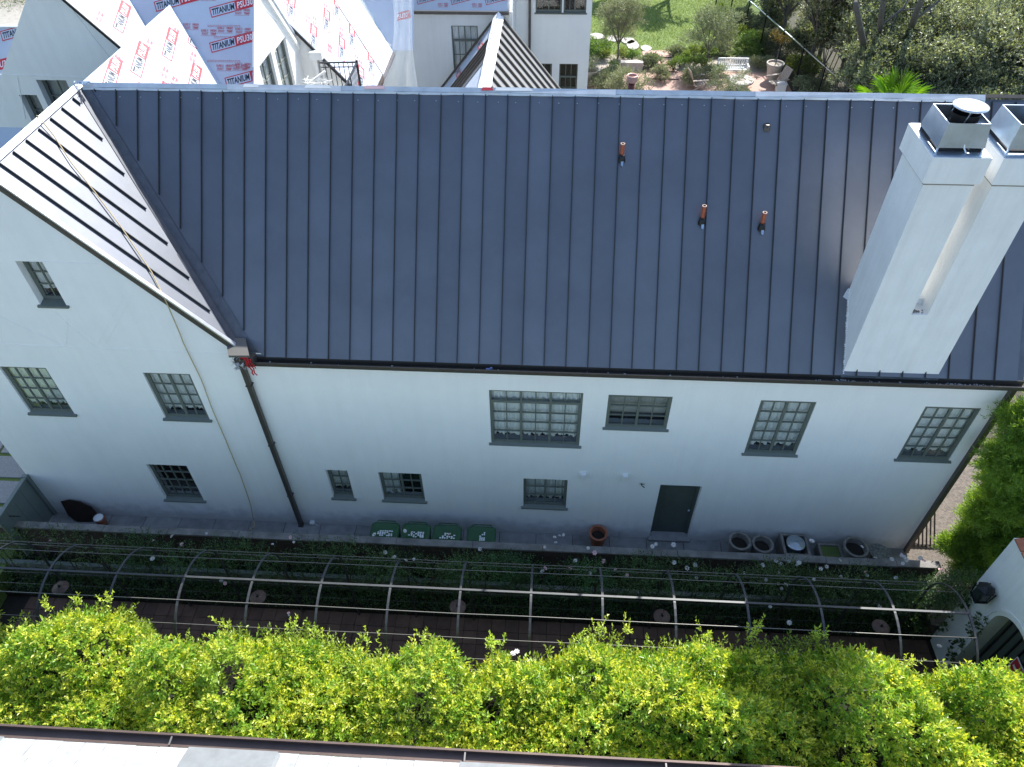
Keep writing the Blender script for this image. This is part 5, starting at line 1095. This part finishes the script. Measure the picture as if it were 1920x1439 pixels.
for p, q in zip(arc[:-1], arc[1:]):
    m_ = lambda s, k: (ac + (s[0] - ac) * k, asp + (s[1] - asp) * k)
    b.prism([(GX - 0.001, *m_(p, 1.12)), (GX - 0.001, *m_(q, 1.12)), (GX - 0.001, *m_(q, 1.2)), (GX - 0.001, *m_(p, 1.2))], (-0.02, 0, 0))
b.bar((GX - 0.01, ay1 + 0.11, -0.6), (GX - 0.01, ay1 + 0.11, asp), 0.05, 0.02, up=(1, 0, 0)); b.build('arch_moulding', stucco2, gw)
for i in range(6): MB().prism([(GX - 0.06, -2.0 - i * 0.28, 3.44), (GX - 0.06, -2.26 - i * 0.28, 3.44), (GX + 0.3, -2.26 - i * 0.28, 3.56), (GX + 0.3, -2.0 - i * 0.28, 3.56)], (0, 0, 0.03)).build('coping_tile', terra, gw, center=True)
gl = thing('arched_gate', 'dark arched metal gate set in the white garden wall', 'gate', (GX + 0.3, ac, -0.6))
b = MB(); b.prism([(GX + 0.32, y * 0.995 + ac * 0.005, z - 0.01) for y, z in ins], (0.04, 0, 0)); b.build('gate_leaf', doorm, gl)
for k in range(7): yy = ay0 + 0.12 + k * 0.18; MB().box((GX + 0.29, yy, -0.5), (GX + 0.318, yy + 0.03, asp + math.sqrt(max(0, ar ** 2 - (yy - ac) ** 2)) - 0.05)).build('bar', black, gl, center=True)
sg = thing('warning_sign', 'small red and white sign fixed on the dark arched gate', 'sign', (GX + 0.25, -3.55, 1.2))
sgp = ony(1925, 1195, -3.45)
b = MB(); b.box((GX + 0.255, -3.75, 1.25), (GX + 0.268, -3.35, 1.65)); b.build('plate', whitep, sg); MB().box((GX + 0.249, -3.73, 1.27), (GX + 0.2545, -3.37, 1.63)).build('red_face', inkred, sg); MB().box((GX + 0.245, -3.68, 1.42), (GX + 0.2485, -3.42, 1.48)).build('white_bar', whitep, sg)
ln_ = thing('wall_lantern', 'black iron wall lantern mounted beside the arched gateway', 'lantern', (GX - 0.2, -2.2, 1.9)); lc = onx(1843, 1112, GX - 0.2)
b = MB(); 
for sx in (-1, 1):
    for sy in (-1, 1): b.bar((lc.x + sx * 0.11, lc.y + sy * 0.11, lc.z - 0.18), (lc.x + sx * 0.13, lc.y + sy * 0.13, lc.z + 0.14), 0.02, 0.02, up=(1, 0, 0))
b.prism([(lc.x - 0.12, lc.y - 0.12, lc.z - 0.20), (lc.x + 0.12, lc.y - 0.12, lc.z - 0.20), (lc.x + 0.12, lc.y + 0.12, lc.z - 0.20), (lc.x - 0.12, lc.y + 0.12, lc.z - 0.20)], (0, 0, 0.03)); b.build('lantern_frame', black, ln_)
MB().lathe((lc.x, lc.y, lc.z + 0.14), [(0.165, 0), (0.16, 0.02), (0.09, 0.07), (0.03, 0.09), (0.0, 0.11)], 6).build('lantern_roof', black, ln_)
MB().box((lc.x - 0.10, lc.y - 0.10, lc.z - 0.16), (lc.x + 0.10, lc.y + 0.10, lc.z + 0.12)).build('lantern_glass', mat('dark smoked glass', (0.03, 0.04, 0.04), 0.15), ln_)
MB().bar((lc.x, lc.y, lc.z), (GX, lc.y, lc.z + 0.05), 0.03, 0.03).build('bracket', black, ln_)
# ivy on gate wall
N = 420; P = np.stack([np.full(N, GX - 0.04), rng.uniform(-2.75, -2.0, N), rng.uniform(-0.5, 1.7, N)], 1); P = P[(np.sin(P[:, 1] * 9) + np.sin(P[:, 2] * 6)) > 0.2]
tag(leafmesh('ivy', P, np.array([[-0.5, 0, 0.5]] * len(P)), 0.09, 0.8, L_rose, None, o=(GX, -2.4, -0.5), kind=None), 'dark ivy sprigs climbing the white wall left of the arched gate', 'ivy')
# conifer
cf = thing('podocarpus_tree', 'feathery green conifer shrub at the right corner of the house', 'tree', (15.4, -0.5, 0))
Ps = []; Ds = []
for px, py, Y, rr in ((1902, 830, -0.55, 0.62), (1880, 905, -0.55, 0.66), (1935, 900, -0.5, 0.7), (1838, 955, -0.5, 0.55), (1890, 980, -0.6, 0.7), (1950, 990, -0.5, 0.7), (1850, 1030, -0.6, 0.55), (1812, 985, -0.4, 0.45), (1868, 860, -0.6, 0.5), (1905, 935, -1.0, 0.5), (1855, 925, -0.8, 0.5), (1880, 1035, -1.2, 0.5), (1915, 790, -0.5, 0.5), (1825, 1075, -1.1, 0.42), (1800, 1060, -0.9, 0.42), (1775, 1020, -0.6, 0.35), (1905, 1050, -0.3, 0.6), (1960, 800, -0.1, 0.7), (1940, 1060, 0.3, 0.7)):
    c_ = ony(px + 24, py + 6, Y); rr *= 0.93; P, D_ = crown(c_, (rr, rr * 0.95, rr * 1.05), 12, 95, 12, 0.17, csize=0.42); Ps.append(P); Ds.append(D_)
leafmesh('needles', np.concatenate(Ps), np.concatenate(Ds), 0.085, 0.19, L_podo, cf, rnd=0.2)
MB().tube([(15.5, -0.5, -0.5), (15.45, -0.5, 1.4), (15.4, -0.5, 3.2)], [0.12, 0.08, 0.03], 8).tube([(15.45, -0.5, 1.0), (16.1, -0.4, 2.2)], [0.05, 0.02], 6).tube([(15.45, -0.5, 0.8), (15.0, -0.6, 1.9)], [0.05, 0.02], 6).build('trunk', bark, cf)
# side yard: gravel, slatted leaning boards
struct(MB().box((14.34, -1.9, -0.62), (30, 3.0, -0.03)).build('side_yard', mat('dark gravel', (0.16, 0.13, 0.105), 0.9, vscale=16, col2=(0.07, 0.06, 0.05), bump=0.7, bscale=40)))
lb_ = thing('leaning_trellis', 'dark wooden trellis leaning against the right end of the house', 'trellis', (14.7, 0.5, 0))
MB().bar((14.42, -0.05, 0.0), (14.40, 1.6, 1.7), 0.05, 0.04).build('light_rail', mat('pale batten', (0.35, 0.31, 0.25), 0.8), lb_)
for k in range(7): MB().bar((14.50 + 0.09 * k, 0.05, 0.0), (14.50 + 0.09 * k, 1.5, 1.35), 0.03, 0.02).build('slat', rusty, lb_, center=True)
MB().bar((14.42, 0.1, 0.02), (15.15, 0.1, 0.02), 0.03, 0.04).build('bottom_rail', rusty, lb_)
# ================================================================== GARDEN
def tree(name, label, cat, base, cz, rad, ncl, nsh, nl, slen, size, wr, m, trunkr=0.05, limbs=5, group=None, csize=0.42, lean=(0, 0)):
    base = Vector(base); t = thing(name, label, cat, base, group); c_ = (base.x + lean[0], base.y + lean[1], cz)
    P, D_ = crown(c_, rad, ncl, nsh, nl, slen, csize=csize); leafmesh('leaves', P, D_, size, wr, m, t, rnd=0.35)
    b = MB(); top = Vector(c_); R_ = rad[0]
    fk = base.lerp(top, 0.45); b.tube([base, base.lerp(fk, 0.5) + Vector((0.04, 0, 0)), fk], [trunkr, trunkr * 0.85, trunkr * 0.7], 8)
    for k in range(limbs):
        a = 2 * math.pi * k / limbs + random.uniform(-0.4, 0.4); e = top + Vector((math.cos(a) * R_ * 0.75, math.sin(a) * rad[1] * 0.75, rad[2] * random.uniform(-0.1, 0.75)))
        m_ = fk.lerp(e, 0.5) + Vector((random.uniform(-.1, .1) * R_, random.uniform(-.1, .1) * R_, 0.08 * R_)); b.tube([fk, m_, e], [trunkr * 0.6, trunkr * 0.35, trunkr * 0.1], 6)
        for q in range(2): e2 = m_ + Vector((random.uniform(-.5, .5) * R_, random.uniform(-.5, .5) * R_, random.uniform(0, .6) * rad[2])); b.tube([m_, e2], [trunkr * 0.25, trunkr * 0.06], 5)
    b.build('trunk', bark, t); return t
def gp(px, py, z=0): p = onz(px, py, z); return Vector((p.x, p.y, z))
tree('olive_tree', 'airy grey green olive tree beside the right corner of the rear wing', 'tree', gp(1156, 122), 2.2, (1.35, 1.3, 1.35), 30, 80, 8, 0.24, 0.08, 0.28, L_olive, 0.06, 7, 'olive trees in the garden', csize=0.28)
tree('olive_tree', 'wide thin olive tree at the middle of the lawn edge', 'tree', gp(1322, 128), 1.9, (1.6, 1.4, 1.25), 30, 76, 8, 0.24, 0.08, 0.28, L_olive, 0.05, 7, 'olive trees in the garden', csize=0.28)
tree('olive_tree', 'low olive tree between the copper flue and the rear wing', 'tree', gp(1185, 215), 1.2, (1.4, 1.0, 0.95), 22, 60, 8, 0.22, 0.075, 0.28, L_olive, 0.05, 6, 'olive trees in the garden', csize=0.28)
tree('olive_tree', 'sparse young olive tree in front of the white bench and fire table', 'tree', gp(1352, 215), 1.35, (1.2, 0.9, 0.95), 16, 44, 8, 0.2, 0.07, 0.28, L_olive, 0.035, 6, 'olive trees in the garden', csize=0.26)
def shrub(px, py, r_, h, m, label, n=520, size=0.07, wr=0.5):
    p = gp(px, py); t = thing('garden_shrub', label, 'shrub', p, 'garden shrubs and bedding plants'); P, D_ = crown((p.x, p.y, h * 0.5), (r_, r_, h * 0.5), 7, n // 7, 6, 0.14, csize=0.55); leafmesh('leaves', P, D_, size, wr, m, t)
    b = MB()
    for k in range(4): b.tube([p, p + Vector((random.uniform(-.5, .5) * r_, random.uniform(-.5, .5) * r_, h * 0.7))], [0.02, 0.006], 5)
    b.build('stems', twig, t)
box_spots = [(1275, 128), (1283, 120), (1291, 112), (1300, 106), (1262, 134), (1315, 103), (1330, 107), (1300, 128), (1316, 130), (1168, 112), (1130, 112), (1150, 135), (1185, 115)]
N_ = ['clipped dark green shrub %s' % s for s in ('left of the mid lawn olive trunk', 'directly behind the first clipped shrub', 'third along the curved row by the lawn', 'fourth along the curved row by the lawn', 'nearest the brick steps', 'at the top of the curved row', 'behind the mid lawn olive', 'in the gravel by the olive trunk', 'beside the bench end in the gravel', 'right of the left olive trunk', 'by the rear wing corner', 'low in front of the left olive', 'between left olive and steps')]
for (px, py), lab in zip(box_spots, N_): shrub(px, py, 0.30, 0.5, L_shrub, lab, 300, 0.055)
for px, py, r_, h, lab in ((1238, 152, 0.5, 0.7, 'pale wispy shrub in front of the brick steps'), (1292, 158, 0.6, 0.7, 'pale wispy shrub left of the sideways armchair'), (1335, 148, 0.55, 0.6, 'pale wispy shrub before the bench'), (1422, 128, 0.5, 0.6, 'pale wispy shrub between bench and potted tree'), (1262, 108, 0.5, 0.5, 'pale wispy tuft above the brick steps'), (1132, 170, 0.6, 0.7, 'pale wispy shrub low by the ridge near the rear wing'), (1410, 60, 0.9, 0.8, 'pale wispy mound at the back of the border'), (1350, 100, 0.6, 0.6, 'pale wispy shrub left behind the bench'), (1460, 60, 0.7, 0.9, 'pale wispy shrub along the fence')):
    shrub(px, py, r_, h, L_olive, lab, 700, 0.075, 0.35)
for px, py, r_, h, m, lab in ((1120, 105, 0.7, 0.9, L_shrub, 'leafy flowering shrub against the rear wing corner'), (1425, 70, 1.1, 0.9, L_olive, 'pale grey green mound behind the potted tree'), (1400, 95, 0.9, 0.8, L_shrub, 'bright green shrub directly behind the white bench'), (1475, 105, 0.9, 1.1, L_shrub, 'bright bushy shrub right of the planted pot'), (1500, 145, 1.0, 1.2, L_shrub, 'rounded green shrub by the fence above the ridge'), (1525, 180, 0.8, 1.1, L_olive, 'pale shrub at the ridge below the fence'), (1345, 35, 0.5, 0.6, L_hedge, 'small bright green ball shrub at the edge of the wood'), (1390, 50, 0.9, 0.9, L_oak2, 'grey shrub at the foot of the wood'), (1440, 95, 0.8, 0.9, L_olive, 'silvery shrub left of the potted tree'), (1145, 158, 0.6, 0.6, L_olive, 'silvery mound by the stone pot at the wing'), (1220, 128, 0.5, 0.5, L_olive, 'grey tuft beside the brick steps'), (1365, 75, 0.8, 0.7, L_shrub, 'light shrub between olive and bench')):
    shrub(px, py, r_, h, m, lab, 900, 0.075)
# stepping stones and timber steps
for (px, py, w_, d_), lab in zip(((1118, 70, 1.0, 0.5), (1150, 74, 0.8, 0.5), (1178, 78, 0.8, 0.5), (1186, 86, 0.7, 0.7), (1211, 92, 0.6, 0.45)), ('nearest the wing', 'second from the wing', 'behind the left olive crown', 'large one left of the last', 'last one before the brick steps')):
    p = gp(px, py); pts = [(p.x + math.cos(a) * w_ / 2 * random.uniform(0.85, 1.1), p.y + math.sin(a) * d_ * random.uniform(0.85, 1.1), 0.006) for a in np.linspace(0, 5.6, 8)]
    tag(MB().prism(pts, (0, 0, 0.05)).build('stepping_stone', flag), 'pale flat stepping stone in the lawn, ' + lab, 'stepping stone', 'stepping stones across the lawn')
sw = struct(MB().box((10.3, 26.9, 0.012), (11.75, 30.2, 0.02)).build('brick_steps', brickpav))
for y in (30.0, 29.1, 28.2, 27.3): MB().box((10.25, y - 0.78, 0.02), (11.8, y - 0.05, 0.05)).build('step_slab', mat('pale brick step', (0.55, 0.36, 0.30), 0.85, var=0.2, vscale=10), sw, center=True); MB().box((10.25, y - 0.84, 0.02), (11.8, y - 0.79, 0.045)).build('step_edge', wallbrick, sw, center=True)
tag(MB().box((9.0, 27.5, 0.0), (10.1, 27.85, 0.40)).build('slab_bench', flag), 'low pale stone slab bench under the left olive tree', 'bench')
# white bench
bn = thing('garden_bench', 'white slatted wooden garden bench at the edge of the patio', 'bench', (14.45, 27.25, 0))
bx0, bx1, byy = 13.72, 15.2, 27.2
for x in (bx0, bx1 - 0.06):
    for y in (byy - 0.28, byy + 0.2): MB().box((x, y, 0), (x + 0.06, y + 0.06, 0.46 if y < byy else 0.72)).build('leg', whitep, bn, center=True)
    MB().box((x, byy - 0.28, 0.46), (x + 0.06, byy + 0.2, 0.50)).build('armrest', whitep, bn, center=True)
for k in range(5): MB().box((bx0 + 0.02, byy - 0.27 + k * 0.10, 0.32), (bx1 - 0.02, byy - 0.19 + k * 0.10, 0.35)).build('seat_slat', whitep, bn, center=True)
MB().box((bx0 + 0.06, byy + 0.2, 0.66), (bx1 - 0.06, byy + 0.25, 0.73)).box((bx0 + 0.06, byy + 0.2, 0.38), (bx1 - 0.06, byy + 0.25, 0.42)).build('back_rail', whitep, bn)
for k in range(13): MB().box((bx0 + 0.12 + k * 0.103, byy + 0.21, 0.42), (bx0 + 0.165 + k * 0.103, byy + 0.235, 0.66)).build('back_slat', whitep, bn, center=True)
# fire table
c_ = gp(1385, 166); ftb = thing('fire_table', 'round white fire table on the patio', 'table', c_)
MB().lathe(c_, [(0.42, 0.0), (0.42, 0.3), (0.62, 0.34), (0.64, 0.42), (0.62, 0.44), (0.24, 0.44), (0.22, 0.40), (0, 0.40)], 36).build('table_top', flag, ftb)
MB().lathe(c_ + Vector((0, 0, 0.40)), [(0.22, 0.01), (0.1, 0.05), (0, 0.06)], 16).build('lava_stones', gravel, ftb)
# adirondack chairs
def chair(p, rz, label, m):
    t = thing('garden_armchair', label, 'chair', p, 'slatted garden armchairs by the fire table'); R_ = Matrix.Rotation(rz, 4, 'Z')
    def bb(name, a, b_, w_, h): 
        q = MB().bar(R_ @ Vector(a) + p, R_ @ Vector(b_) + p, w_, h); q.build(name, m, t, center=True)
    for k in range(5): bb('seat_slat', (-0.28, 0.3 - k * 0.12, 0.38 - k * 0.03), (0.28, 0.3 - k * 0.12, 0.38 - k * 0.03), 0.10, 0.02)
    for k in range(5): bb('back_slat', (-0.24 + k * 0.12, -0.25, 0.28), (-0.24 + k * 0.12, -0.55, 0.98), 0.10, 0.02)
    for s_ in (-1, 1):
        bb('armrest', (s_ * 0.34, 0.36, 0.56), (s_ * 0.34, -0.42, 0.56), 0.12, 0.025); bb('leg', (s_ * 0.32, 0.32, 0), (s_ * 0.32, 0.32, 0.55), 0.07, 0.05); bb('leg', (s_ * 0.3, -0.5, 0), (s_ * 0.3, 0.2, 0.36), 0.06, 0.05)
    return t
chair(gp(1452, 168), math.radians(110), 'weathered wooden armchair right of the fire table', woodw)
chair(gp(1308, 168), math.radians(-80), 'pale wooden armchair left of the fire table, seen from the side', woodw)
p = gp(1462, 172); st_ = thing('side_table', 'small white cube side table beside the right armchair', 'side table', p)
MB().box((p.x - 0.2, p.y - 0.2, 0.0), (p.x + 0.2, p.y + 0.2, 0.40)).build('table_body', whitep, st_); MB().box((p.x - 0.23, p.y - 0.23, 0.40), (p.x + 0.23, p.y + 0.23, 0.43)).build('table_top', whitep, st_)
# potted tree and stone pot at wing
p = gp(1447, 150); pt_ = thing('potted_tree', 'thin tree in a large tapered stone pot right of the bench', 'potted tree', p)
MB().lathe(p, [(0.24, 0), (0.38, 0.72), (0.42, 0.74), (0.42, 0.82), (0.36, 0.82), (0.34, 0.74)], 26).build('pot', mat('pale pot', (0.45, 0.41, 0.36), 0.8, var=0.2, vscale=8), pt_)
MB().lathe(p + Vector((0, 0, 0.74)), [(0.35, 0), (0, 0.02)], 20).build('soil', gravel, pt_)
MB().tube([p + Vector((0, 0, 0.7)), p + Vector((0.03, 0, 1.4)), p + Vector((0.0, 0.05, 2.0))], [0.025, 0.02, 0.01], 6).build('trunk', bark, pt_)
P, D_ = crown((p.x, p.y, 1.95), (0.5, 0.5, 0.4), 8, 26, 6, 0.12, csize=0.4); leafmesh('leaves', P, D_, 0.06, 0.45, leafmat('rusty leaves', (0.16, 0.10, 0.04), (0.09, 0.09, 0.03), 0.3, 0.4), pt_)
p = gp(1106, 158); t = thing('stone_urn', 'pale stone pot with a grey shrub at the corner of the rear wing', 'pot', p); MB().lathe(p, [(0.25, 0), (0.40, 0.6), (0.42, 0.7), (0.36, 0.7), (0.3, 0.6)], 24).build('pot', mat('pale pot', (0.45, 0.41, 0.36), 0.8, var=0.2, vscale=8), t)
P, D_ = crown((p.x, p.y, 1.0), (0.45, 0.45, 0.4), 8, 30, 6, 0.12, csize=0.5); leafmesh('leaves', P, D_, 0.06, 0.4, L_olive, t)
# gravel boulders / driveway greens omitted from view; fence
FA, FB = Vector((14.9, 36.5, 0)), Vector((18.6, 19.4, 0))
fn = thing('metal_fence', 'black metal garden fence with a pale top rail running along the wood', 'fence', (16.7, 28, 0))
MB().bar(FA + Vector((0, 0, 1.82)), FB + Vector((0, 0, 1.82)), 0.05, 0.04).build('top_rail', galv, fn)
MB().bar(FA + Vector((0, 0, 0.15)), FB + Vector((0, 0, 0.15)), 0.03, 0.03).build('bottom_rail', black, fn)
for k in range(9): p = FA.lerp(FB, k / 8); MB().box((p.x - 0.03, p.y - 0.03, 0), (p.x + 0.03, p.y + 0.03, 1.9)).build('post', black, fn, center=True)
b = MB()
for k in range(150): p = FA.lerp(FB, k / 150); b.bar(p + Vector((0, 0, 0.15)), p + Vector((0, 0, 1.8)), 0.014, 0.014, up=(1, 0, 0))
b.build('pickets', black, fn)['kind'] = 'stuff'
# woodland beyond the fence
struct(MB().add([(18.0, 12, 0.003), (70, 12, 0.003), (70, 75, 0.003), (16.5, 75, 0.003), (16.5, 34, 0.003)], [(0, 1, 2, 3, 4)]).build('woodland_floor', litter))
oaks = [(1490, -35, 3.0, 1.9, 0), (1455, 15, 1.2, 1.0, 0), (1560, 15, 3.0, 1.7, 1), (1612, 82, 2.8, 1.4, 0), (1520, 75, 1.1, 1.0, 0), (1660, 60, 3.4, 2.2, 0), (1640, 140, 2.6, 1.6, 0), (1740, 30, 3.8, 2.4, 1), (1720, 110, 3.2, 2.1, 0), (1790, 150, 2.8, 1.9, 0), (1810, 80, 3.8, 2.4, 1), (1890, 130, 3.2, 2.2, 0), (1900, 40, 4.2, 2.6, 1), (1960, 100, 3.6, 2.2, 0), (1850, -20, 4.4, 2.7, 1), (1620, -10, 3.6, 2.3, 1), (1730, 200, 2.0, 1.5, 0), (1850, 210, 2.2, 1.7, 0), (1960, 200, 2.4, 1.8, 0), (1560, -40, 4.4, 2.4, 0), (1700, -50, 5.0, 2.6, 1), (1980, 0, 4.6, 2.6, 0)]
olab = ['behind the lawn, furthest left', 'left of the fence top', 'rear left, paler', 'directly over the fence bend', 'low over the fence line', 'around the leaning grey trunk', 'left above the fan palm', 'pale, top middle', 'just above the fan palm', 'right of the fan palm', 'pale, upper right of the palm', 'above the chimney hood', 'pale, top right corner', 'right edge, middle', 'pale, far top right', 'pale, behind the leaning trunk', 'low behind the ridge by the palm', 'low behind the chimney', 'low at the right edge', 'far back, top left of the wood', 'far back, top middle of the wood', 'far back, right corner']
for (px, py, z, R_, k), lab in zip(oaks, olab):
    p = onz(px, py, z); tree('oak_tree', 'dense woodland tree, ' + lab, 'tree', (p.x, p.y, 0), z, (R_, R_, R_ * 0.75), 34, 62, 6, 0.26, 0.115, 0.5, L_oak2 if k else L_oak, 0.13, 6, 'trees of the wood beyond the fence', csize=0.30)
# bare trunks seen between crowns
for (pts, rr, lab) in (([(1640, 150, 1.0), (1622, 95, 3.2), (1612, 50, 4.6), (1604, 5, 5.8)], 0.16, 'leaning grey tree trunk left of the fan palm, curving upwards'), ([(1655, 110, 2.0), (1650, 50, 4.2), (1657, -5, 6)], 0.13, 'straight grey trunk between the two leaning trunks'), ([(1697, 95, 2.5), (1712, 40, 4.6), (1730, -5, 6.2)], 0.14, 'grey trunk leaning right above the fan palm')):
    P_ = [onz(*q) for q in pts]; t = thing('bare_trunk', lab, 'tree trunk', (P_[0].x, P_[0].y, 0), 'bare trunks in the wood')
    MB().tube([(P_[0].x, P_[0].y - 0.2, 0)] + P_, [rr * 1.2] + [rr * (1 - 0.15 * i) for i in range(len(P_))], 10).build('trunk', bark, t, smooth=True)
    MB().tube([P_[1], P_[1] + Vector((0.8, 0.3, 0.6)), P_[1] + Vector((1.0, 0.4, 1.4)), P_[1] + Vector((1.9, 0.3, 1.6))], [0.05, 0.045, 0.035, 0.02], 7).build('limb', bark, t, smooth=True)
# staked sapling poles by the fence
for (px, lab) in ((1535, 'left tan stake by the fence'), (1543, 'right tan stake by the fence')):
    p = gp(px, 175); tag(MB().tube([p, p + Vector((0.35, 0.1, 2.1))], 0.025, 6).build('wooden_stake', mat('tan stake', (0.40, 0.27, 0.12), 0.8)), 'tall tan wooden stake, ' + lab, 'stake', 'stakes by the fence')
# broad-leaved tree in front of the fence with pale glossy leaves
tree('magnolia_tree', 'tree with large glossy leaves standing over the fence line', 'tree', gp(1530, 175), 2.7, (0.85, 0.8, 0.95), 16, 16, 5, 0.25, 0.17, 0.5, leafmat('glossy magnolia', (0.13, 0.13, 0.06), (0.07, 0.085, 0.04), 0.15, 0.5, rough=0.22), 0.04, 6)
# fan palm
pm = ony(1680, 178, 17.0); fpalm = thing('fan_palm', 'bright green fan palm rising above the roof ridge', 'palm', (pm.x, pm.y, 0))
MB().tube([(pm.x, pm.y, 0), (pm.x, pm.y, pm.z - 0.6)], [0.16, 0.12], 10).build('trunk', bark, fpalm)
hub = Vector((pm.x, pm.y, pm.z - 0.55))
for k in range(16):
    az = k * 2.4; el = math.radians(80 - 100 * (k / 16)); d = Vector((math.cos(az) * math.cos(el), math.sin(az) * math.cos(el), math.sin(el))); L_s = 0.75
    tip = hub + d * L_s; sd = d.cross(Vector((0, 0, 1))).normalized(); upv = sd.cross(d).normalized(); b = MB(); b.tube([hub, tip], [0.012, 0.008], 4)
    nb_ = 24
    for q in range(nb_):
        a = math.radians(-105 + 210 * q / (nb_ - 1)); dd = (d * math.cos(a) + sd * math.sin(a)).normalized(); ll = 0.85 * (0.75 + 0.25 * math.cos(a)); w_ = 0.011; ll *= random.uniform(0.85, 1.15); s2_ = dd.cross(upv).normalized()
        m_ = tip + dd * ll * 0.55 + upv * 0.03 * math.cos(a); e = tip + dd * ll + Vector((0, 0, -0.10 * ll))
        b.add([tip, m_ + s2_ * w_ + upv * 0.006, e, m_ - s2_ * w_ + upv * 0.006], [(0, 1, 2), (0, 2, 3)])
    b.build('frond', L_palm, fpalm, o=hub)
# grass blades on the lawn
N = 60000; P = np.stack([rng.uniform(7.2, 17, N), rng.uniform(29, 40, N), np.full(N, 0.0)], 1)
leafmesh('grass', P, np.array([[0, 0, 1.0]] * N), 0.07, 0.2, leafmat('grass blades', (0.18, 0.25, 0.05), (0.12, 0.18, 0.04), 0.3, 0.3), None, o=(12, 34, 0), rnd=0.5)
# shade trees that throw the shadows onto the lawn (out of frame above)
for (x, y, R_) in ((13.2, 40.2, 1.9), (17.5, 38.6, 2.0), (10.6, 41.5, 1.5)):
    tree('shade_tree', 'large tree beyond the lawn whose shadow falls across the grass, ' + ('left one' if x < 12 else 'middle one' if x < 14 else 'right one'), 'tree', (x, y, 0), 5.2, (R_, R_, R_ * 0.7), 26, 50, 6, 0.3, 0.16, 0.5, L_oak, 0.2, 6, 'tall trees beyond the lawn', csize=0.3)
# hedge greens by the driveway, far left
N = 5000; c_ = onz(20, -5, 0); P = np.array([c_.x, c_.y, 0.3]) + rng.normal(0, 1, (N, 3)) * np.array([3.0, 1.2, 0.3]); t = thing('verge_shrub', 'scrubby verge plants beside the driveway at the far left', 'shrub', (c_.x, c_.y, 0)); leafmesh('leaves', P, sph(N), 0.16, 0.3, L_olive, t)
